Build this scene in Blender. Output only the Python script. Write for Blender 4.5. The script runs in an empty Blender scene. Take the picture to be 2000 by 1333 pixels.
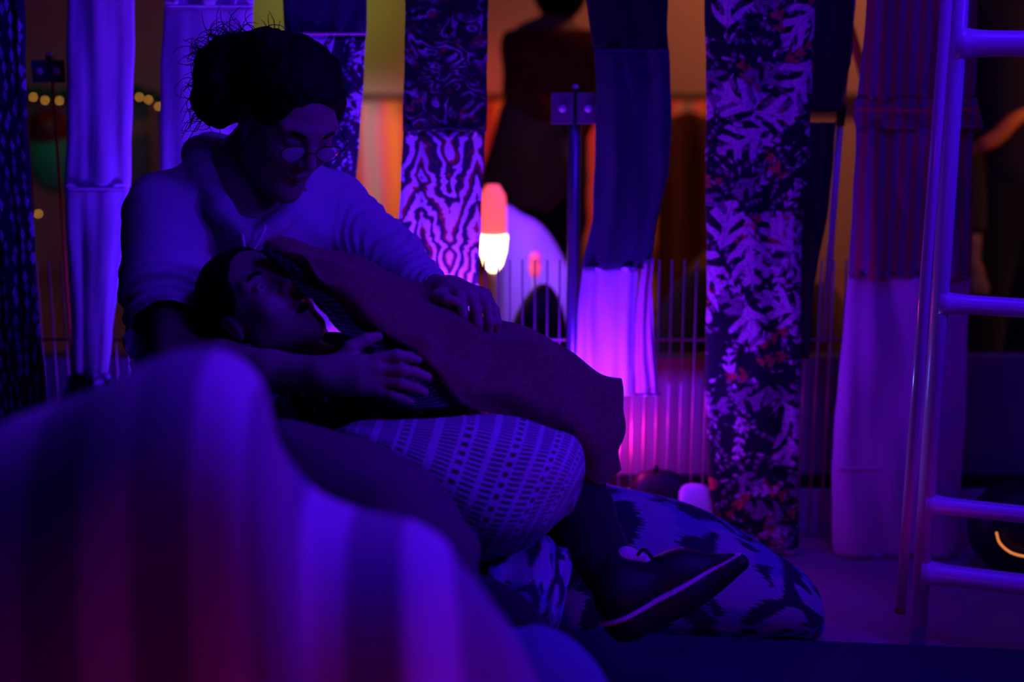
import bpy, math, random
import numpy as np
from mathutils import Vector, Matrix
random.seed(7); rng = np.random.default_rng(7)
S = bpy.context.scene
C = S.collection
PI = math.pi
# ------------------------------------------------------------------ camera
CAMH = 1.10; PITCH = math.radians(12.5); FOC = 50.0; FPX = 2000*FOC/36
cd = bpy.data.cameras.new('camera'); cam = bpy.data.objects.new('camera', cd); C.objects.link(cam)
cam.location = (0, 0, CAMH); cam.rotation_euler = (PI/2-PITCH, 0, 0)
cd.lens = FOC; cd.sensor_width = 36; cd.clip_start = 0.05
cd.dof.use_dof = True; cd.dof.focus_distance = 2.42; cd.dof.aperture_fstop = 1.6
S.camera = cam
S.view_settings.view_transform = 'Standard'; S.view_settings.look = 'None'
S.view_settings.exposure = 0.0; S.view_settings.gamma = 1.0; S.view_settings.use_curve_mapping = False
W = bpy.data.worlds.new('world'); S.world = W; W.use_nodes = True
W.node_tree.nodes['Background'].inputs[0].default_value = (0.010, 0.001, 0.20, 1)
W.node_tree.nodes['Background'].inputs[1].default_value = 0.012
CR = np.array([1.0, 0, 0]); CU = np.array([0, math.sin(PITCH), math.cos(PITCH)]); CT = np.array([0, -math.cos(PITCH), math.sin(PITCH)])
def P(px, py, Y):
    """pixel of the 2000x1333 frame at the plane y = Y"""
    d = (px-1000)/FPX*CR - (py-666.5)/FPX*CU - CT
    return np.array([0, 0, CAMH]) + d*(Y/d[1])
def G(px, py, z=0.0):
    d = (px-1000)/FPX*CR - (py-666.5)/FPX*CU - CT
    return np.array([0, 0, CAMH]) + d*((z-CAMH)/d[2])
def MPX(Y): return (Y*math.cos(PITCH)+0.15)/FPX     # metres per pixel, about
# ------------------------------------------------------------------ lights
BLUE = (0.055, 0.003, 1.0)
def look(o, tgt): o.rotation_euler = (Vector(tgt)-o.location).to_track_quat('-Z', 'Y').to_euler()
def light(name, kind, loc, col, e, tgt=None, size=0.1, spot=60, blend=0.5):
    l = bpy.data.lights.new(name, kind); l.color = col; l.energy = e
    if kind == 'AREA': l.shape = 'DISK'; l.size = size
    else: l.shadow_soft_size = size
    if kind == 'SPOT': l.spot_size = math.radians(spot); l.spot_blend = blend
    o = bpy.data.objects.new(name, l); C.objects.link(o); o.location = loc
    if tgt is not None: look(o, tgt)
    return o
light('ceiling_blue', 'AREA', (0.55, 2.05, 2.25), BLUE, 14, (0.2, 2.2, 0), 0.5)
light('front_blue', 'AREA', (0.75, 0.9, 2.0), BLUE, 5, (0.1, 2.5, 0.6), 0.5)
light('right_blue', 'AREA', (1.7, 1.5, 1.5), BLUE, 5.5, (0.1, 2.0, 0.55), 0.4).data.spread = math.radians(75)
light('floor_blue_left', 'SPOT', (-0.36, 2.70, 0.42), (0.075, 0.006, 1.0), 30, (-0.75, 2.90, 0.80), 0.03, 150, 0.8)
light('floor_violet_mid', 'SPOT', (-0.12, 2.72, 0.46), (0.22, 0.02, 1.0), 13, (-0.16, 2.90, 0.85), 0.03, 130, 0.8)
light('floor_violet_right', 'SPOT', (0.12, 2.70, 0.34), (0.12, 0.006, 1.0), 15, (0.30, 2.95, 0.45), 0.03, 150, 0.9)
light('floor_pink', 'POINT', tuple(P(1212, 872, 2.93)), (1.0, 0.015, 0.38), 0.95, None, 0.02)
light('floor_pink_rim', 'POINT', tuple(P(1235, 952, 2.665)), (1.0, 0.06, 0.12), 0.22, None, 0.015)  # extra unseen pink point, added to backlight the top edge of the ikat cushion
light('floor_glint', 'SPOT', (0.44, 2.62, 0.20), (0.08, 0.10, 1.0), 1.6, (0.71, 2.40, 0.45), 0.012, 70, 0.8)  # unseen spot added for the blue glints on the glossy tube
light('far_strap_orange', 'SPOT', (1.25, 3.12, 1.75), (1.0, 0.35, 0.10), 1.6, (0.82, 3.33, 1.12), 0.05, 60, 0.8)  # unseen spot added to brighten the orange strap from the front
light('low_magenta_right', 'SPOT', (0.70, 2.18, 0.20), (0.60, 0.003, 0.75), 0.2, (0.80, 2.95, 0.50), 0.08, 75, 0.9)
light('low_red_front', 'AREA', (0.22, 0.66, 0.14), (1.0, 0.0, 0.22), 0.75, (-0.08, 1.25, 0.35), 0.25)
light('side_blue_right', 'AREA', (0.50, 1.40, 1.30), (0.08, 0.003, 1.0), 4.2, (-0.15, 1.35, 0.75), 0.3)
light('far_orange', 'AREA', (1.3, 5.2, 2.2), (1.0, 0.25, 0.10), 14, (1.1, 6.5, 1.1), 0.4)
light('far_green', 'SPOT', (-0.75, 5.3, 1.9), (0.50, 0.75, 0.02), 26, (-0.85, 6.5, 1.25), 0.2, 44, 0.9)
light('far_red', 'SPOT', (-0.1, 5.2, 1.0), (1.0, 0.08, 0.08), 24, (-0.05, 6.5, 0.45), 0.1, 62, 0.8)
light('far_pink', 'SPOT', (-0.5, 5.4, 0.9), (1.0, 0.50, 0.62), 26, (-0.66, 6.5, 0.45), 0.1, 45, 0.8)
light('far_violet', 'SPOT', (0.15, 3.5, 1.2), (0.14, 0.008, 1.0), 90, (0.10, 4.1, 0.45), 0.1, 40, 0.8)
light('far_right_orange', 'SPOT', (2.2, 3.2, 1.5), (1.0, 0.32, 0.04), 22, (1.35, 4.0, 0.7), 0.1, 50, 0.8)
light('far_left_green', 'SPOT', (-1.5, 4.4, 1.2), (0.1, 1.0, 0.3), 1.6, (-1.6, 5.3, 0.8), 0.1, 50, 0.8)
# ------------------------------------------------------------------ tagging
def tag(o, label=None, cat=None, group=None, kind=None):
    if label: o['label'] = label
    if cat: o['category'] = cat
    if group: o['group'] = group
    if kind: o['kind'] = kind
    return o
def empty(name, loc, label, cat, group=None):
    o = bpy.data.objects.new(name, None); C.objects.link(o); o.location = loc; o.empty_display_size = .05
    return tag(o, label, cat, group)
def mesh_obj(name, verts, faces, mat=None, parent=None, uv=None, smooth=True, mids=None):
    """verts in world space; parents are unrotated empties"""
    verts = np.asarray(verts, float)
    if parent is not None:
        off = np.array(parent.location)
        p = parent.parent
        while p is not None: off = off+np.array(p.location); p = p.parent
    else: off = np.array([(verts[:, 0].min()+verts[:, 0].max())/2, (verts[:, 1].min()+verts[:, 1].max())/2, verts[:, 2].min()])
    me = bpy.data.meshes.new(name)
    v = verts-off
    me.from_pydata(v.tolist(), [], faces if isinstance(faces, list) else faces.tolist())
    me.update()
    if smooth: me.polygons.foreach_set('use_smooth', [True]*len(me.polygons))
    if uv is not None:
        ul = me.uv_layers.new(name='UVMap'); vi = np.zeros(len(me.loops), int); me.loops.foreach_get('vertex_index', vi)
        ul.data.foreach_set('uv', np.asarray(uv, float)[vi].ravel())
    mats = mat if isinstance(mat, (list, tuple)) else [mat]
    for m in mats: me.materials.append(m)
    if mids is not None: me.polygons.foreach_set('material_index', mids)
    o = bpy.data.objects.new(name, me); C.objects.link(o)
    if parent is not None: o.parent = parent
    else: o.location = off
    return o
# ------------------------------------------------------------------ shader helpers
class E:
    def __init__(s, nt, k): s.nt, s.k = nt, k
    def _m(s, op, *a):
        n = s.nt.nodes.new('ShaderNodeMath'); n.operation = op
        for i, x in enumerate((s,)+a):
            if isinstance(x, E): s.nt.links.new(x.k, n.inputs[i])
            else: n.inputs[i].default_value = x
        return E(s.nt, n.outputs[0])
    def __add__(s, o): return s._m('ADD', o)
    def __sub__(s, o): return s._m('SUBTRACT', o)
    def __mul__(s, o): return s._m('MULTIPLY', o)
    def __truediv__(s, o): return s._m('DIVIDE', o)
    def gt(s, o): return s._m('GREATER_THAN', o)
    def lt(s, o): return s._m('LESS_THAN', o)
    def sin(s): return s._m('SINE')
    def cos(s): return s._m('COSINE')
    def abs(s): return s._m('ABSOLUTE')
    def fract(s): return s._m('FRACT')
    def max(s, o): return s._m('MAXIMUM', o)
    def min(s, o): return s._m('MINIMUM', o)
    def pow(s, o): return s._m('POWER', o)
    def clamp(s): return s.max(0.0).min(1.0)
    def step(s, a, b):
        n = s.nt.nodes.new('ShaderNodeMapRange'); n.interpolation_type = 'SMOOTHSTEP'
        s.nt.links.new(s.k, n.inputs[0]); n.inputs[1].default_value = a; n.inputs[2].default_value = b
        return E(s.nt, n.outputs[0])
class N:
    """node building for one material"""
    def __init__(s, name):
        s.m = bpy.data.materials.new(name); s.m.use_nodes = True; s.nt = s.m.node_tree
        s.b = s.nt.nodes['Principled BSDF']
    def coords(s, src='Object'):
        t = s.nt.nodes.new('ShaderNodeTexCoord'); q = s.nt.nodes.new('ShaderNodeSeparateXYZ')
        s.nt.links.new(t.outputs[src], q.inputs[0]); return [E(s.nt, q.outputs[i]) for i in range(3)]
    def vec(s, x, y, z=0.0):
        n = s.nt.nodes.new('ShaderNodeCombineXYZ')
        for i, a in enumerate((x, y, z)):
            if isinstance(a, E): s.nt.links.new(a.k, n.inputs[i])
            else: n.inputs[i].default_value = a
        return n.outputs[0]
    def noise(s, v, scale=5, detail=3, rough=.5, dist=0, col=False):
        n = s.nt.nodes.new('ShaderNodeTexNoise'); s.nt.links.new(v, n.inputs['Vector'])
        n.inputs['Scale'].default_value = scale; n.inputs['Detail'].default_value = detail
        n.inputs['Roughness'].default_value = rough; n.inputs['Distortion'].default_value = dist
        return E(s.nt, n.outputs[0])
    def voronoi(s, v, rnd=1.0, feature='F1'):
        n = s.nt.nodes.new('ShaderNodeTexVoronoi'); n.voronoi_dimensions = '2D'; n.feature = feature
        s.nt.links.new(v, n.inputs['Vector']); n.inputs['Scale'].default_value = 1.0; n.inputs['Randomness'].default_value = rnd
        q = s.nt.nodes.new('ShaderNodeSeparateXYZ'); s.nt.links.new(n.outputs['Position'], q.inputs[0])
        c = s.nt.nodes.new('ShaderNodeSeparateXYZ'); s.nt.links.new(n.outputs['Color'], c.inputs[0])
        return [E(s.nt, q.outputs[i]) for i in (0, 1)], [E(s.nt, c.outputs[i]) for i in range(3)], E(s.nt, n.outputs['Distance'])
    def mix(s, f, a, b):
        n = s.nt.nodes.new('ShaderNodeMix'); n.data_type = 'RGBA'
        if isinstance(f, E): s.nt.links.new(f.k, n.inputs[0])
        else: n.inputs[0].default_value = f
        for i, x in ((6, a), (7, b)):
            if isinstance(x, tuple): n.inputs[i].default_value = (*x[:3], 1)
            else: s.nt.links.new(x, n.inputs[i])
        return n.outputs[2]
    def done(s, col, rough=.85, bump=None, bstr=.3, bdist=.004, metal=0, spec=.3, sheen=0, emit=None, estr=0, alpha=None, trans=0):
        b = s.b
        if isinstance(col, tuple): b.inputs['Base Color'].default_value = (*col[:3], 1)
        else: s.nt.links.new(col, b.inputs['Base Color'])
        b.inputs['Roughness'].default_value = rough; b.inputs['Metallic'].default_value = metal
        b.inputs['Specular IOR Level'].default_value = spec
        b.inputs['Sheen Weight'].default_value = sheen
        b.inputs['Transmission Weight'].default_value = trans
        if emit is not None:
            b.inputs['Emission Color'].default_value = (*emit, 1); b.inputs['Emission Strength'].default_value = estr
        if alpha is not None: b.inputs['Alpha'].default_value = alpha
        if bump is not None:
            n = s.nt.nodes.new('ShaderNodeBump'); n.inputs['Strength'].default_value = bstr; n.inputs['Distance'].default_value = bdist
            s.nt.links.new(bump.k, n.inputs['Height']); s.nt.links.new(n.outputs[0], b.inputs['Normal'])
        return s.m
def plain(name, col, rough=.85, var=.12, scale=40, bstr=.2, **k):
    n = N(name); x, y, z = n.coords(); v = n.vec(x, y, z); t = n.noise(v, scale, 4)
    c2 = tuple(c*(1-var*2) for c in col)
    return n.done(n.mix(t, c2, col), rough, bump=n.noise(v, scale*4, 3), bstr=bstr, bdist=.001, **k)
def cloth(name, col, var=.1, rough=.9, weave=900, fold=None):
    n = N(name); x, y, z = n.coords(); v = n.vec(x, y, z)
    t = n.noise(v, 25, 4)
    w = (x*weave).sin()*(z*weave).sin()
    b = w*.15 + n.noise(v, 60, 5)*.5
    if fold: b = b + n.noise(n.vec(x*fold[0], y*fold[0], z*fold[1]), 1.0, 3, .5, .6)*fold[2]
    return n.done(n.mix(t, tuple(c*(1-2*var) for c in col), col), rough, bump=b, bstr=.5, bdist=.003, sheen=.15)
def leafy(name, ground, pale, mid, red, sc=11, seed=0.0, dens=.75):
    """tropical slotted leaves printed on a dark ground"""
    n = N(name); x, y, z = n.coords()
    wob = (n.noise(n.vec(x, z, seed), 9, 2)-.5)*.05
    X = x+wob; Z = z+(n.noise(n.vec(z, x, seed+4), 9, 2)-.5)*.05
    col = ground
    base = n.mix(n.noise(n.vec(x, z, 0), 70, 4).step(.45, .7), ground, tuple(c*1.6+.004 for c in ground))
    col = base
    for k, (s_, L, Wd, slot, colr, thr) in enumerate(((sc*2.4, .75, .14, 21, mid, .12), (sc*3.1, .6, .10, 9, pale, .45), (sc*1.6, .7, .22, 17, red, .70), (sc*1.25, .66, .30, 15, mid, .60), (sc, .60, .42, 17, pale, .60), (sc*1.6, .62, .18, 19, pale, .66))):
        px_ = X*s_+(seed+3.7*k); pz_ = Z*s_+(seed*2+1.3*k)
        (cx, cz), (r1, r2, r3), d = n.voronoi(n.vec(px_, pz_), .95)
        dx = px_-cx; dz = pz_-cz; a = r1*6.283
        ca, sa = a.cos(), a.sin()
        u = dx*ca+dz*sa; v = dz*ca-dx*sa; av = v.abs()
        w = (u*(1/L)); w = w*w*-1+1
        teeth = ((u-av*.9)*slot+r2*6).sin()
        eff = w*Wd*(teeth.step(-.35, .35)*.80+.20)
        rib = 1.0 if False else (av+w*.0-.004).gt(0.0)
        m = (eff-av).step(0.0, .018)*rib*r3.gt(thr)
        ln = n.noise(n.vec(x, z, 3), 120, 3).step(.3, .6)*.5+.5
        col = n.mix(m*ln, col, colr)
    return n.done(col, .8, bump=n.noise(n.vec(x, y, z), 30, 3), bstr=.3, bdist=.004, sheen=.1)
# ------------------------------------------------------------------ geometry helpers
def cr(p0, p1, p2, p3, t):
    return .5*((2*p1)+(-p0+p2)*t+(2*p0-5*p1+4*p2-p3)*t*t+(-p0+3*p1-3*p2+p3)*t**3)
def spline(pts, n):
    """Catmull-Rom through rows of pts (k, ...) -> (n, ...)"""
    pts = np.asarray(pts, float); k = len(pts)
    ext = np.concatenate([[2*pts[0]-pts[1]], pts, [2*pts[-1]-pts[-2]]])
    out = []
    for i in range(n):
        t = i/(n-1)*(k-1); j = min(int(t), k-2); f = t-j
        out.append(cr(ext[j], ext[j+1], ext[j+2], ext[j+3], f))
    return np.array(out)
def grid_faces(nu, nv, closed_v=False, flip=False):
    f = []
    for i in range(nu-1):
        for j in range(nv if closed_v else nv-1):
            a, b = i*nv+j, i*nv+(j+1) % nv; c, d = (i+1)*nv+(j+1) % nv, (i+1)*nv+j
            f.append((a, b, c, d) if not flip else (a, d, c, b))
    return f
def patch(name, grid, mat, parent=None, nu=60, nv=40, thick=.012, disp=None):
    """smooth thick sheet through a grid of world points"""
    g = np.array(grid, float)
    a = spline(g, nu); b = spline(a.transpose(1, 0, 2), nv).transpose(1, 0, 2)
    du = np.gradient(b, axis=0); dv = np.gradient(b, axis=1); n = np.cross(du, dv); n /= np.linalg.norm(n, axis=2, keepdims=True)+1e-9
    if n[nu//2, nv//2] @ CT < 0: n = -n
    uu, vv = np.meshgrid(np.linspace(0, 1, nu), np.linspace(0, 1, nv), indexing='ij')
    if disp is not None: b = b+n*disp(uu, vv)[..., None]
    ed = np.minimum(np.minimum(uu, 1-uu)*nu, np.minimum(vv, 1-vv)*nv).clip(0, 2)/2
    th = (thick*(.35+.65*np.sqrt(ed)))[..., None]
    front = b+n*th/2; back = b-n*th/2
    V = np.concatenate([front.reshape(-1, 3), back.reshape(-1, 3)]); M = nu*nv
    F = grid_faces(nu, nv); F = F+[tuple(M+i for i in reversed(q)) for q in F]
    ring = [i*nv for i in range(nu)]+[(nu-1)*nv+j for j in range(1, nv)]+[i*nv+nv-1 for i in range(nu-2, -1, -1)]+[j for j in range(nv-2, 0, -1)]
    for i in range(len(ring)):
        a_, b_ = ring[i], ring[(i+1) % len(ring)]; F.append((b_, a_, a_+M, b_+M))
    uv = np.stack([uu, vv], -1).reshape(-1, 2); uv = np.concatenate([uv, uv])
    o = mesh_obj(name, V, F, mat, parent, uv); fix_normals(o); return o
def fix_normals(o):
    import bmesh
    bm = bmesh.new(); bm.from_mesh(o.data); bmesh.ops.recalc_face_normals(bm, faces=bm.faces); bm.to_mesh(o.data); bm.free(); o.data.update()
def pillow(name, secs, mat, parent=None, nu=70, nr=48, power=2.3, disp=None, us=None):
    """closed body from sections (top point, bottom point, thickness)"""
    T = spline([s[0] for s in secs], nu); B = spline([s[1] for s in secs], nu); H = spline([[s[2]] for s in secs], nu)[:, 0]
    U = spline([[u] for u in us], nu)[:, 0] if us is not None else np.linspace(0, 1, nu)
    Cn = (T+B)/2; A = (T-B)/2; ax = np.gradient(Cn, axis=0)
    Nn = np.cross(ax, A); Nn /= np.linalg.norm(Nn, axis=1, keepdims=True)+1e-9
    sg = np.sign(Nn @ CT); sg[sg == 0] = 1
    Nn *= sg[:, None]
    th = np.linspace(0, 2*PI, nr, endpoint=False)
    c = np.cos(th); s = np.sin(th); e = 2/power
    cc = np.sign(c)*np.abs(c)**e; ss = np.sign(s)*np.abs(s)**e
    V = Cn[:, None]+A[:, None]*cc[None, :, None]+Nn[:, None]*(H[:, None]*ss[None])[..., None]
    if disp is not None:
        dirs = V-Cn[:, None]; dirs /= np.linalg.norm(dirs, axis=2, keepdims=True)+1e-6
        uu, vv = np.meshgrid(np.linspace(0, 1, nu), th, indexing='ij'); V = V+dirs*disp(uu, vv)[..., None]
    uv = np.stack(np.meshgrid(U, np.abs(((th/PI+1) % 2)-1), indexing='ij'), -1).reshape(-1, 2)
    F = grid_faces(nu, nr, True)
    V = V.reshape(-1, 3); V = np.concatenate([V, [Cn[0]], [Cn[-1]]]); uv = np.concatenate([uv, [[U[0], .5]], [[U[-1], .5]]])
    k = nu*nr
    F += [(j, k, (j+1) % nr) for j in range(nr)]+[((nu-1)*nr+j, (nu-1)*nr+(j+1) % nr, k+1) for j in range(nr)]
    o = mesh_obj(name, V, F, mat, parent, uv); fix_normals(o); return o
def tubes(paths, nr=8):
    """list of (points, radii) -> verts, faces"""
    V, F = [], []; o = 0
    for pts, rad in paths:
        pts = np.asarray(pts, float); n = len(pts); rad = np.broadcast_to(rad, n)
        t = np.gradient(pts, axis=0); t /= np.linalg.norm(t, axis=1, keepdims=True)+1e-12
        ref = np.array([0, 0, 1.0]) if abs(t[0][2]) < .9 else np.array([1.0, 0, 0])
        a = np.cross(t[0], ref); a /= np.linalg.norm(a)
        th = np.linspace(0, 2*PI, nr, endpoint=False)
        for i in range(n):
            a = a-t[i]*(a@t[i]); a /= np.linalg.norm(a)+1e-12; b = np.cross(t[i], a)
            V.append(pts[i]+rad[i]*(np.cos(th)[:, None]*a+np.sin(th)[:, None]*b))
        for i in range(n-1):
            for j in range(nr): F.append((o+i*nr+j, o+i*nr+(j+1) % nr, o+(i+1)*nr+(j+1) % nr, o+(i+1)*nr+j))
        F.append(tuple(o+j for j in reversed(range(nr)))); F.append(tuple(o+(n-1)*nr+j for j in range(nr)))
        o += n*nr
    return np.concatenate(V), F
def tube(name, pts, rad, mat, parent=None, nr=12, smooth=True):
    V, F = tubes([(pts, rad)], nr); return mesh_obj(name, V, F, mat, parent, smooth=smooth)
def box(name, lo, hi, mat, parent=None, bev=0.0, smooth=False):
    x0, y0, z0 = lo; x1, y1, z1 = hi
    V = [(x0, y0, z0), (x1, y0, z0), (x1, y1, z0), (x0, y1, z0), (x0, y0, z1), (x1, y0, z1), (x1, y1, z1), (x0, y1, z1)]
    F = [(0, 3, 2, 1), (4, 5, 6, 7), (0, 1, 5, 4), (1, 2, 6, 5), (2, 3, 7, 6), (3, 0, 4, 7)]
    o = mesh_obj(name, V, F, mat, parent, smooth=smooth)
    if bev:
        m = o.modifiers.new('bevel', 'BEVEL'); m.width = bev; m.segments = 3; m.limit_method = 'NONE'
    return o
def ball(name, c, r, mat, parent=None, nu=20, nv=28, rot=None):
    c = np.asarray(c, float); r = np.broadcast_to(np.asarray(r, float), 3)
    ph = np.linspace(0, PI, nu); th = np.linspace(0, 2*PI, nv, endpoint=False)
    V = np.stack([np.sin(ph)[:, None]*np.cos(th), np.sin(ph)[:, None]*np.sin(th), np.cos(ph)[:, None]*np.ones(nv)], -1)*r
    V = V.reshape(-1, 3)
    if rot is not None: V = V@np.asarray(rot).T
    V = V[nv-1:len(V)-nv+1]
    nn = nu-2
    V = V.copy(); core = V[1:1+nn*nv]; top, bot = V[0], V[-1]
    V = np.concatenate([core, [top], [bot]])+c
    F = grid_faces(nn, nv, True); k = nn*nv
    F += [(j, (j+1) % nv, k) for j in range(nv)]+[((nn-1)*nv+(j+1) % nv, (nn-1)*nv+j, k+1) for j in range(nv)]
    o = mesh_obj(name, V, F, mat, parent); fix_normals(o); return o
# ---- signed distance bodies
def cap(a, b, ra, rb):
    a = np.asarray(a, float); b = np.asarray(b, float)
    def f(p):
        ab = b-a; t = np.clip(((p-a)@ab)/(ab@ab), 0, 1)
        return np.linalg.norm(p-a-t[:, None]*ab, axis=1)-(ra+(rb-ra)*t)
    return f
def ell(c, r, R=None):
    c = np.asarray(c, float); r = np.asarray(r, float)
    def f(p):
        q = p-c
        if R is not None: q = q@R
        k0 = np.linalg.norm(q/r, axis=1); k1 = np.linalg.norm(q/(r*r), axis=1)
        return np.where(k0 < 1e-6, -r.min(), k0*(k0-1)/np.maximum(k1, 1e-9))
    return f
def smin(a, b, k): h = np.clip(.5+.5*(b-a)/k, 0, 1); return b+(a-b)*h-k*h*(1-h)
def smax(a, b, k): return -smin(-a, -b, k)
def union(fs, k=.01):
    def f(p):
        d = fs[0](p)
        for g in fs[1:]: d = smin(d, g(p), k)
        return d
    return f
def chain(pts, rs): return [cap(pts[i], pts[i+1], rs[i], rs[i+1]) for i in range(len(pts)-1)]
def sdf_mesh(name, fn, lo, hi, h, mat, parent=None, B=8):
    lo = np.array(lo, float); hi = np.array(hi, float)
    nb = np.ceil((hi-lo)/h/B).astype(int); n = nb*B+1
    gx = [lo[i]+h*np.arange(n[i]) for i in range(3)]
    cb = np.stack(np.meshgrid(*[np.arange(k) for k in nb], indexing='ij'), -1).reshape(-1, 3)
    cc = lo+(cb+.5)*B*h; d = fn(cc)
    act = np.abs(d) < B*h*.8660*1.35+.004
    vals = np.empty(n, np.float32)
    vals[:] = 1
    for c_, v_ in zip(cb[~act & (d < 0)], d[~act & (d < 0)]):
        vals[c_[0]*B:c_[0]*B+B+1, c_[1]*B:c_[1]*B+B+1, c_[2]*B:c_[2]*B+B+1] = -1
    offs = np.stack(np.meshgrid(*[np.arange(B+1)]*3, indexing='ij'), -1).reshape(-1, 3)
    ab = cb[act]
    for i in range(0, len(ab), 300):
        idx = (ab[i:i+300, None]*B+offs[None]).reshape(-1, 3)
        v = fn(lo+idx*h); vals[idx[:, 0], idx[:, 1], idx[:, 2]] = v
    s = vals < 0
    cnt = sum(s[a:n[0]-1+a, b:n[1]-1+b, c:n[2]-1+c].astype(np.int8) for a in (0, 1) for b in (0, 1) for c in (0, 1))
    cells = np.argwhere((cnt > 0) & (cnt < 8)); vid = -np.ones(cnt.shape, np.int64); vid[tuple(cells.T)] = np.arange(len(cells))
    acc = np.zeros((len(cells), 3)); num = np.zeros(len(cells))
    for ax in range(3):
        o1, o2 = [k for k in range(3) if k != ax]
        for a in (0, 1):
            for b in (0, 1):
                q = cells.copy(); q[:, o1] += a; q[:, o2] += b; q2 = q.copy(); q2[:, ax] += 1
                v0 = vals[tuple(q.T)]; v1 = vals[tuple(q2.T)]; m = (v0 < 0) != (v1 < 0)
                t = np.where(m, v0/np.where(m, v0-v1, 1), 0); pt = q.astype(float); pt[:, ax] += t
                acc[m] += pt[m]; num[m] += 1
    V = lo+acc/num[:, None]*h
    F = []
    for ax in range(3):
        o1, o2 = (ax+1) % 3, (ax+2) % 3
        sl0 = [slice(None)]*3; sl1 = [slice(None)]*3; sl0[ax] = slice(0, n[ax]-1); sl1[ax] = slice(1, n[ax])
        e = np.argwhere(s[tuple(sl0)] != s[tuple(sl1)])
        e = e[(e[:, o1] > 0) & (e[:, o2] > 0) & (e[:, o1] < n[o1]-1) & (e[:, o2] < n[o2]-1)]
        def at(a, b):
            q = e.copy(); q[:, o1] -= a; q[:, o2] -= b; return vid[tuple(q.T)]
        Q = np.stack([at(0, 0), at(1, 0), at(1, 1), at(0, 1)], 1)
        fl = s[tuple(e.T)]; Q[~fl] = Q[~fl][:, ::-1]
        F.append(Q)
    F = np.concatenate(F); F = F[(F >= 0).all(1)]
    return mesh_obj(name, V, F, mat, parent)
def wav(p, fr, amp, seed=0):
    """cheap smooth pseudo noise"""
    r = np.random.default_rng(seed); o = 0
    for i in range(6):
        k = r.normal(size=3)*fr*(1+.35*i); o = o+np.sin(p@k+r.uniform(0, 6))/(1+.5*i)
    return o*amp/2.2
# ------------------------------------------------------------------ materials
M = {}
M['floor'] = plain('floor_vinyl', (.34, .24, .26), .45, .1, 6, .1)
M['ceil'] = plain('ceiling_paint', (.30, .28, .28), .9)
M['wall_d'] = plain('dark_wall_paint', (.10, .09, .10), .9, .1, 5, .1)
M['wall_p'] = plain('low_wall_panel', (.20, .16, .20), .7, .1, 8, .1)
M['wall_far'] = plain('far_wall_paint', (.62, .50, .44), .9, .04, 2, .05)
M['plinth'] = plain('pale_plinth', (.50, .44, .50), .6, .06, 8, .1)
M['white'] = cloth('white_cotton', (.72, .70, .74), .04, fold=(14, 3, .9))
M['lilac'] = cloth('lilac_cotton', (.70, .38, .50), .06, fold=(12, 3, .9))
M['navy'] = cloth('navy_cloth', (.030, .022, .075), .15, fold=(16, 3, .8))
M['black'] = cloth('black_cloth', (.010, .010, .013), .2)
M['brownblk'] = cloth('brown_black_cloth', (.035, .025, .025), .2)
M['hoodie'] = cloth('pale_jersey', (.42, .40, .44), .06, fold=(10, 30, .35))
M['skin'] = plain('skin', (.28, .17, .15), .55, .05, 30, .08)
M['hair'] = plain('dark_hair', (.006, .004, .004), .7, .3, 200, .3, spec=.12)
M['lips'] = plain('lips', (.22, .05, .05), .45, .1)
M['mouth'] = plain('mouth_inside', (.008, .002, .002), .7, .1)
M['eye'] = plain('eye_white', (.32, .28, .28), .35, .02, 20, 0)
M['iris'] = plain('iris', (.01, .006, .005), .1, .1, 20, 0)
M['metal'] = plain('painted_metal', (.60, .58, .66), .30, .03, 10, .05, spec=.6)
M['mat'] = plain('blue_floor_mat', (.02, .022, .055), .6, .15, 5, .1)
M['blueb'] = cloth('blue_fleece', (.10, .11, .24), .08)
M['rod'] = plain('fence_wire', (.50, .34, .38), .35, .05, 10, 0, metal=.3)
M['bracket'] = plain('bracket_metal', (.16, .15, .22), .35, .05, 10, 0, metal=.5)
M['blackpl'] = plain('black_plastic', (.012, .012, .014), .5, .1)
M['glasses'] = plain('glasses_frame', (.03, .015, .02), .25, .1)
M['lens'] = N('glasses_lens').done((.9, .9, .95), .04, spec=.8, alpha=.35)
M['jacket'] = plain('maroon_jumper', (.14, .015, .02), .95, .1)
M['greyc'] = plain('grey_brown_cloth', (.20, .13, .12), .95, .1)
M['orange'] = plain('orange_trim', (.75, .25, .05), .6, .05)
M['green'] = plain('green_rubber', (.08, .45, .20), .35, .03)
M['redd'] = plain('dark_red_rubber', (.25, .01, .02), .4, .03)
M['redcord'] = plain('red_cord', (.8, .12, .05), .6, .05)
M['yellowb'] = plain('mustard_cloth', (.42, .30, .05), .9, .1)
M['maroonb'] = None
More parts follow.
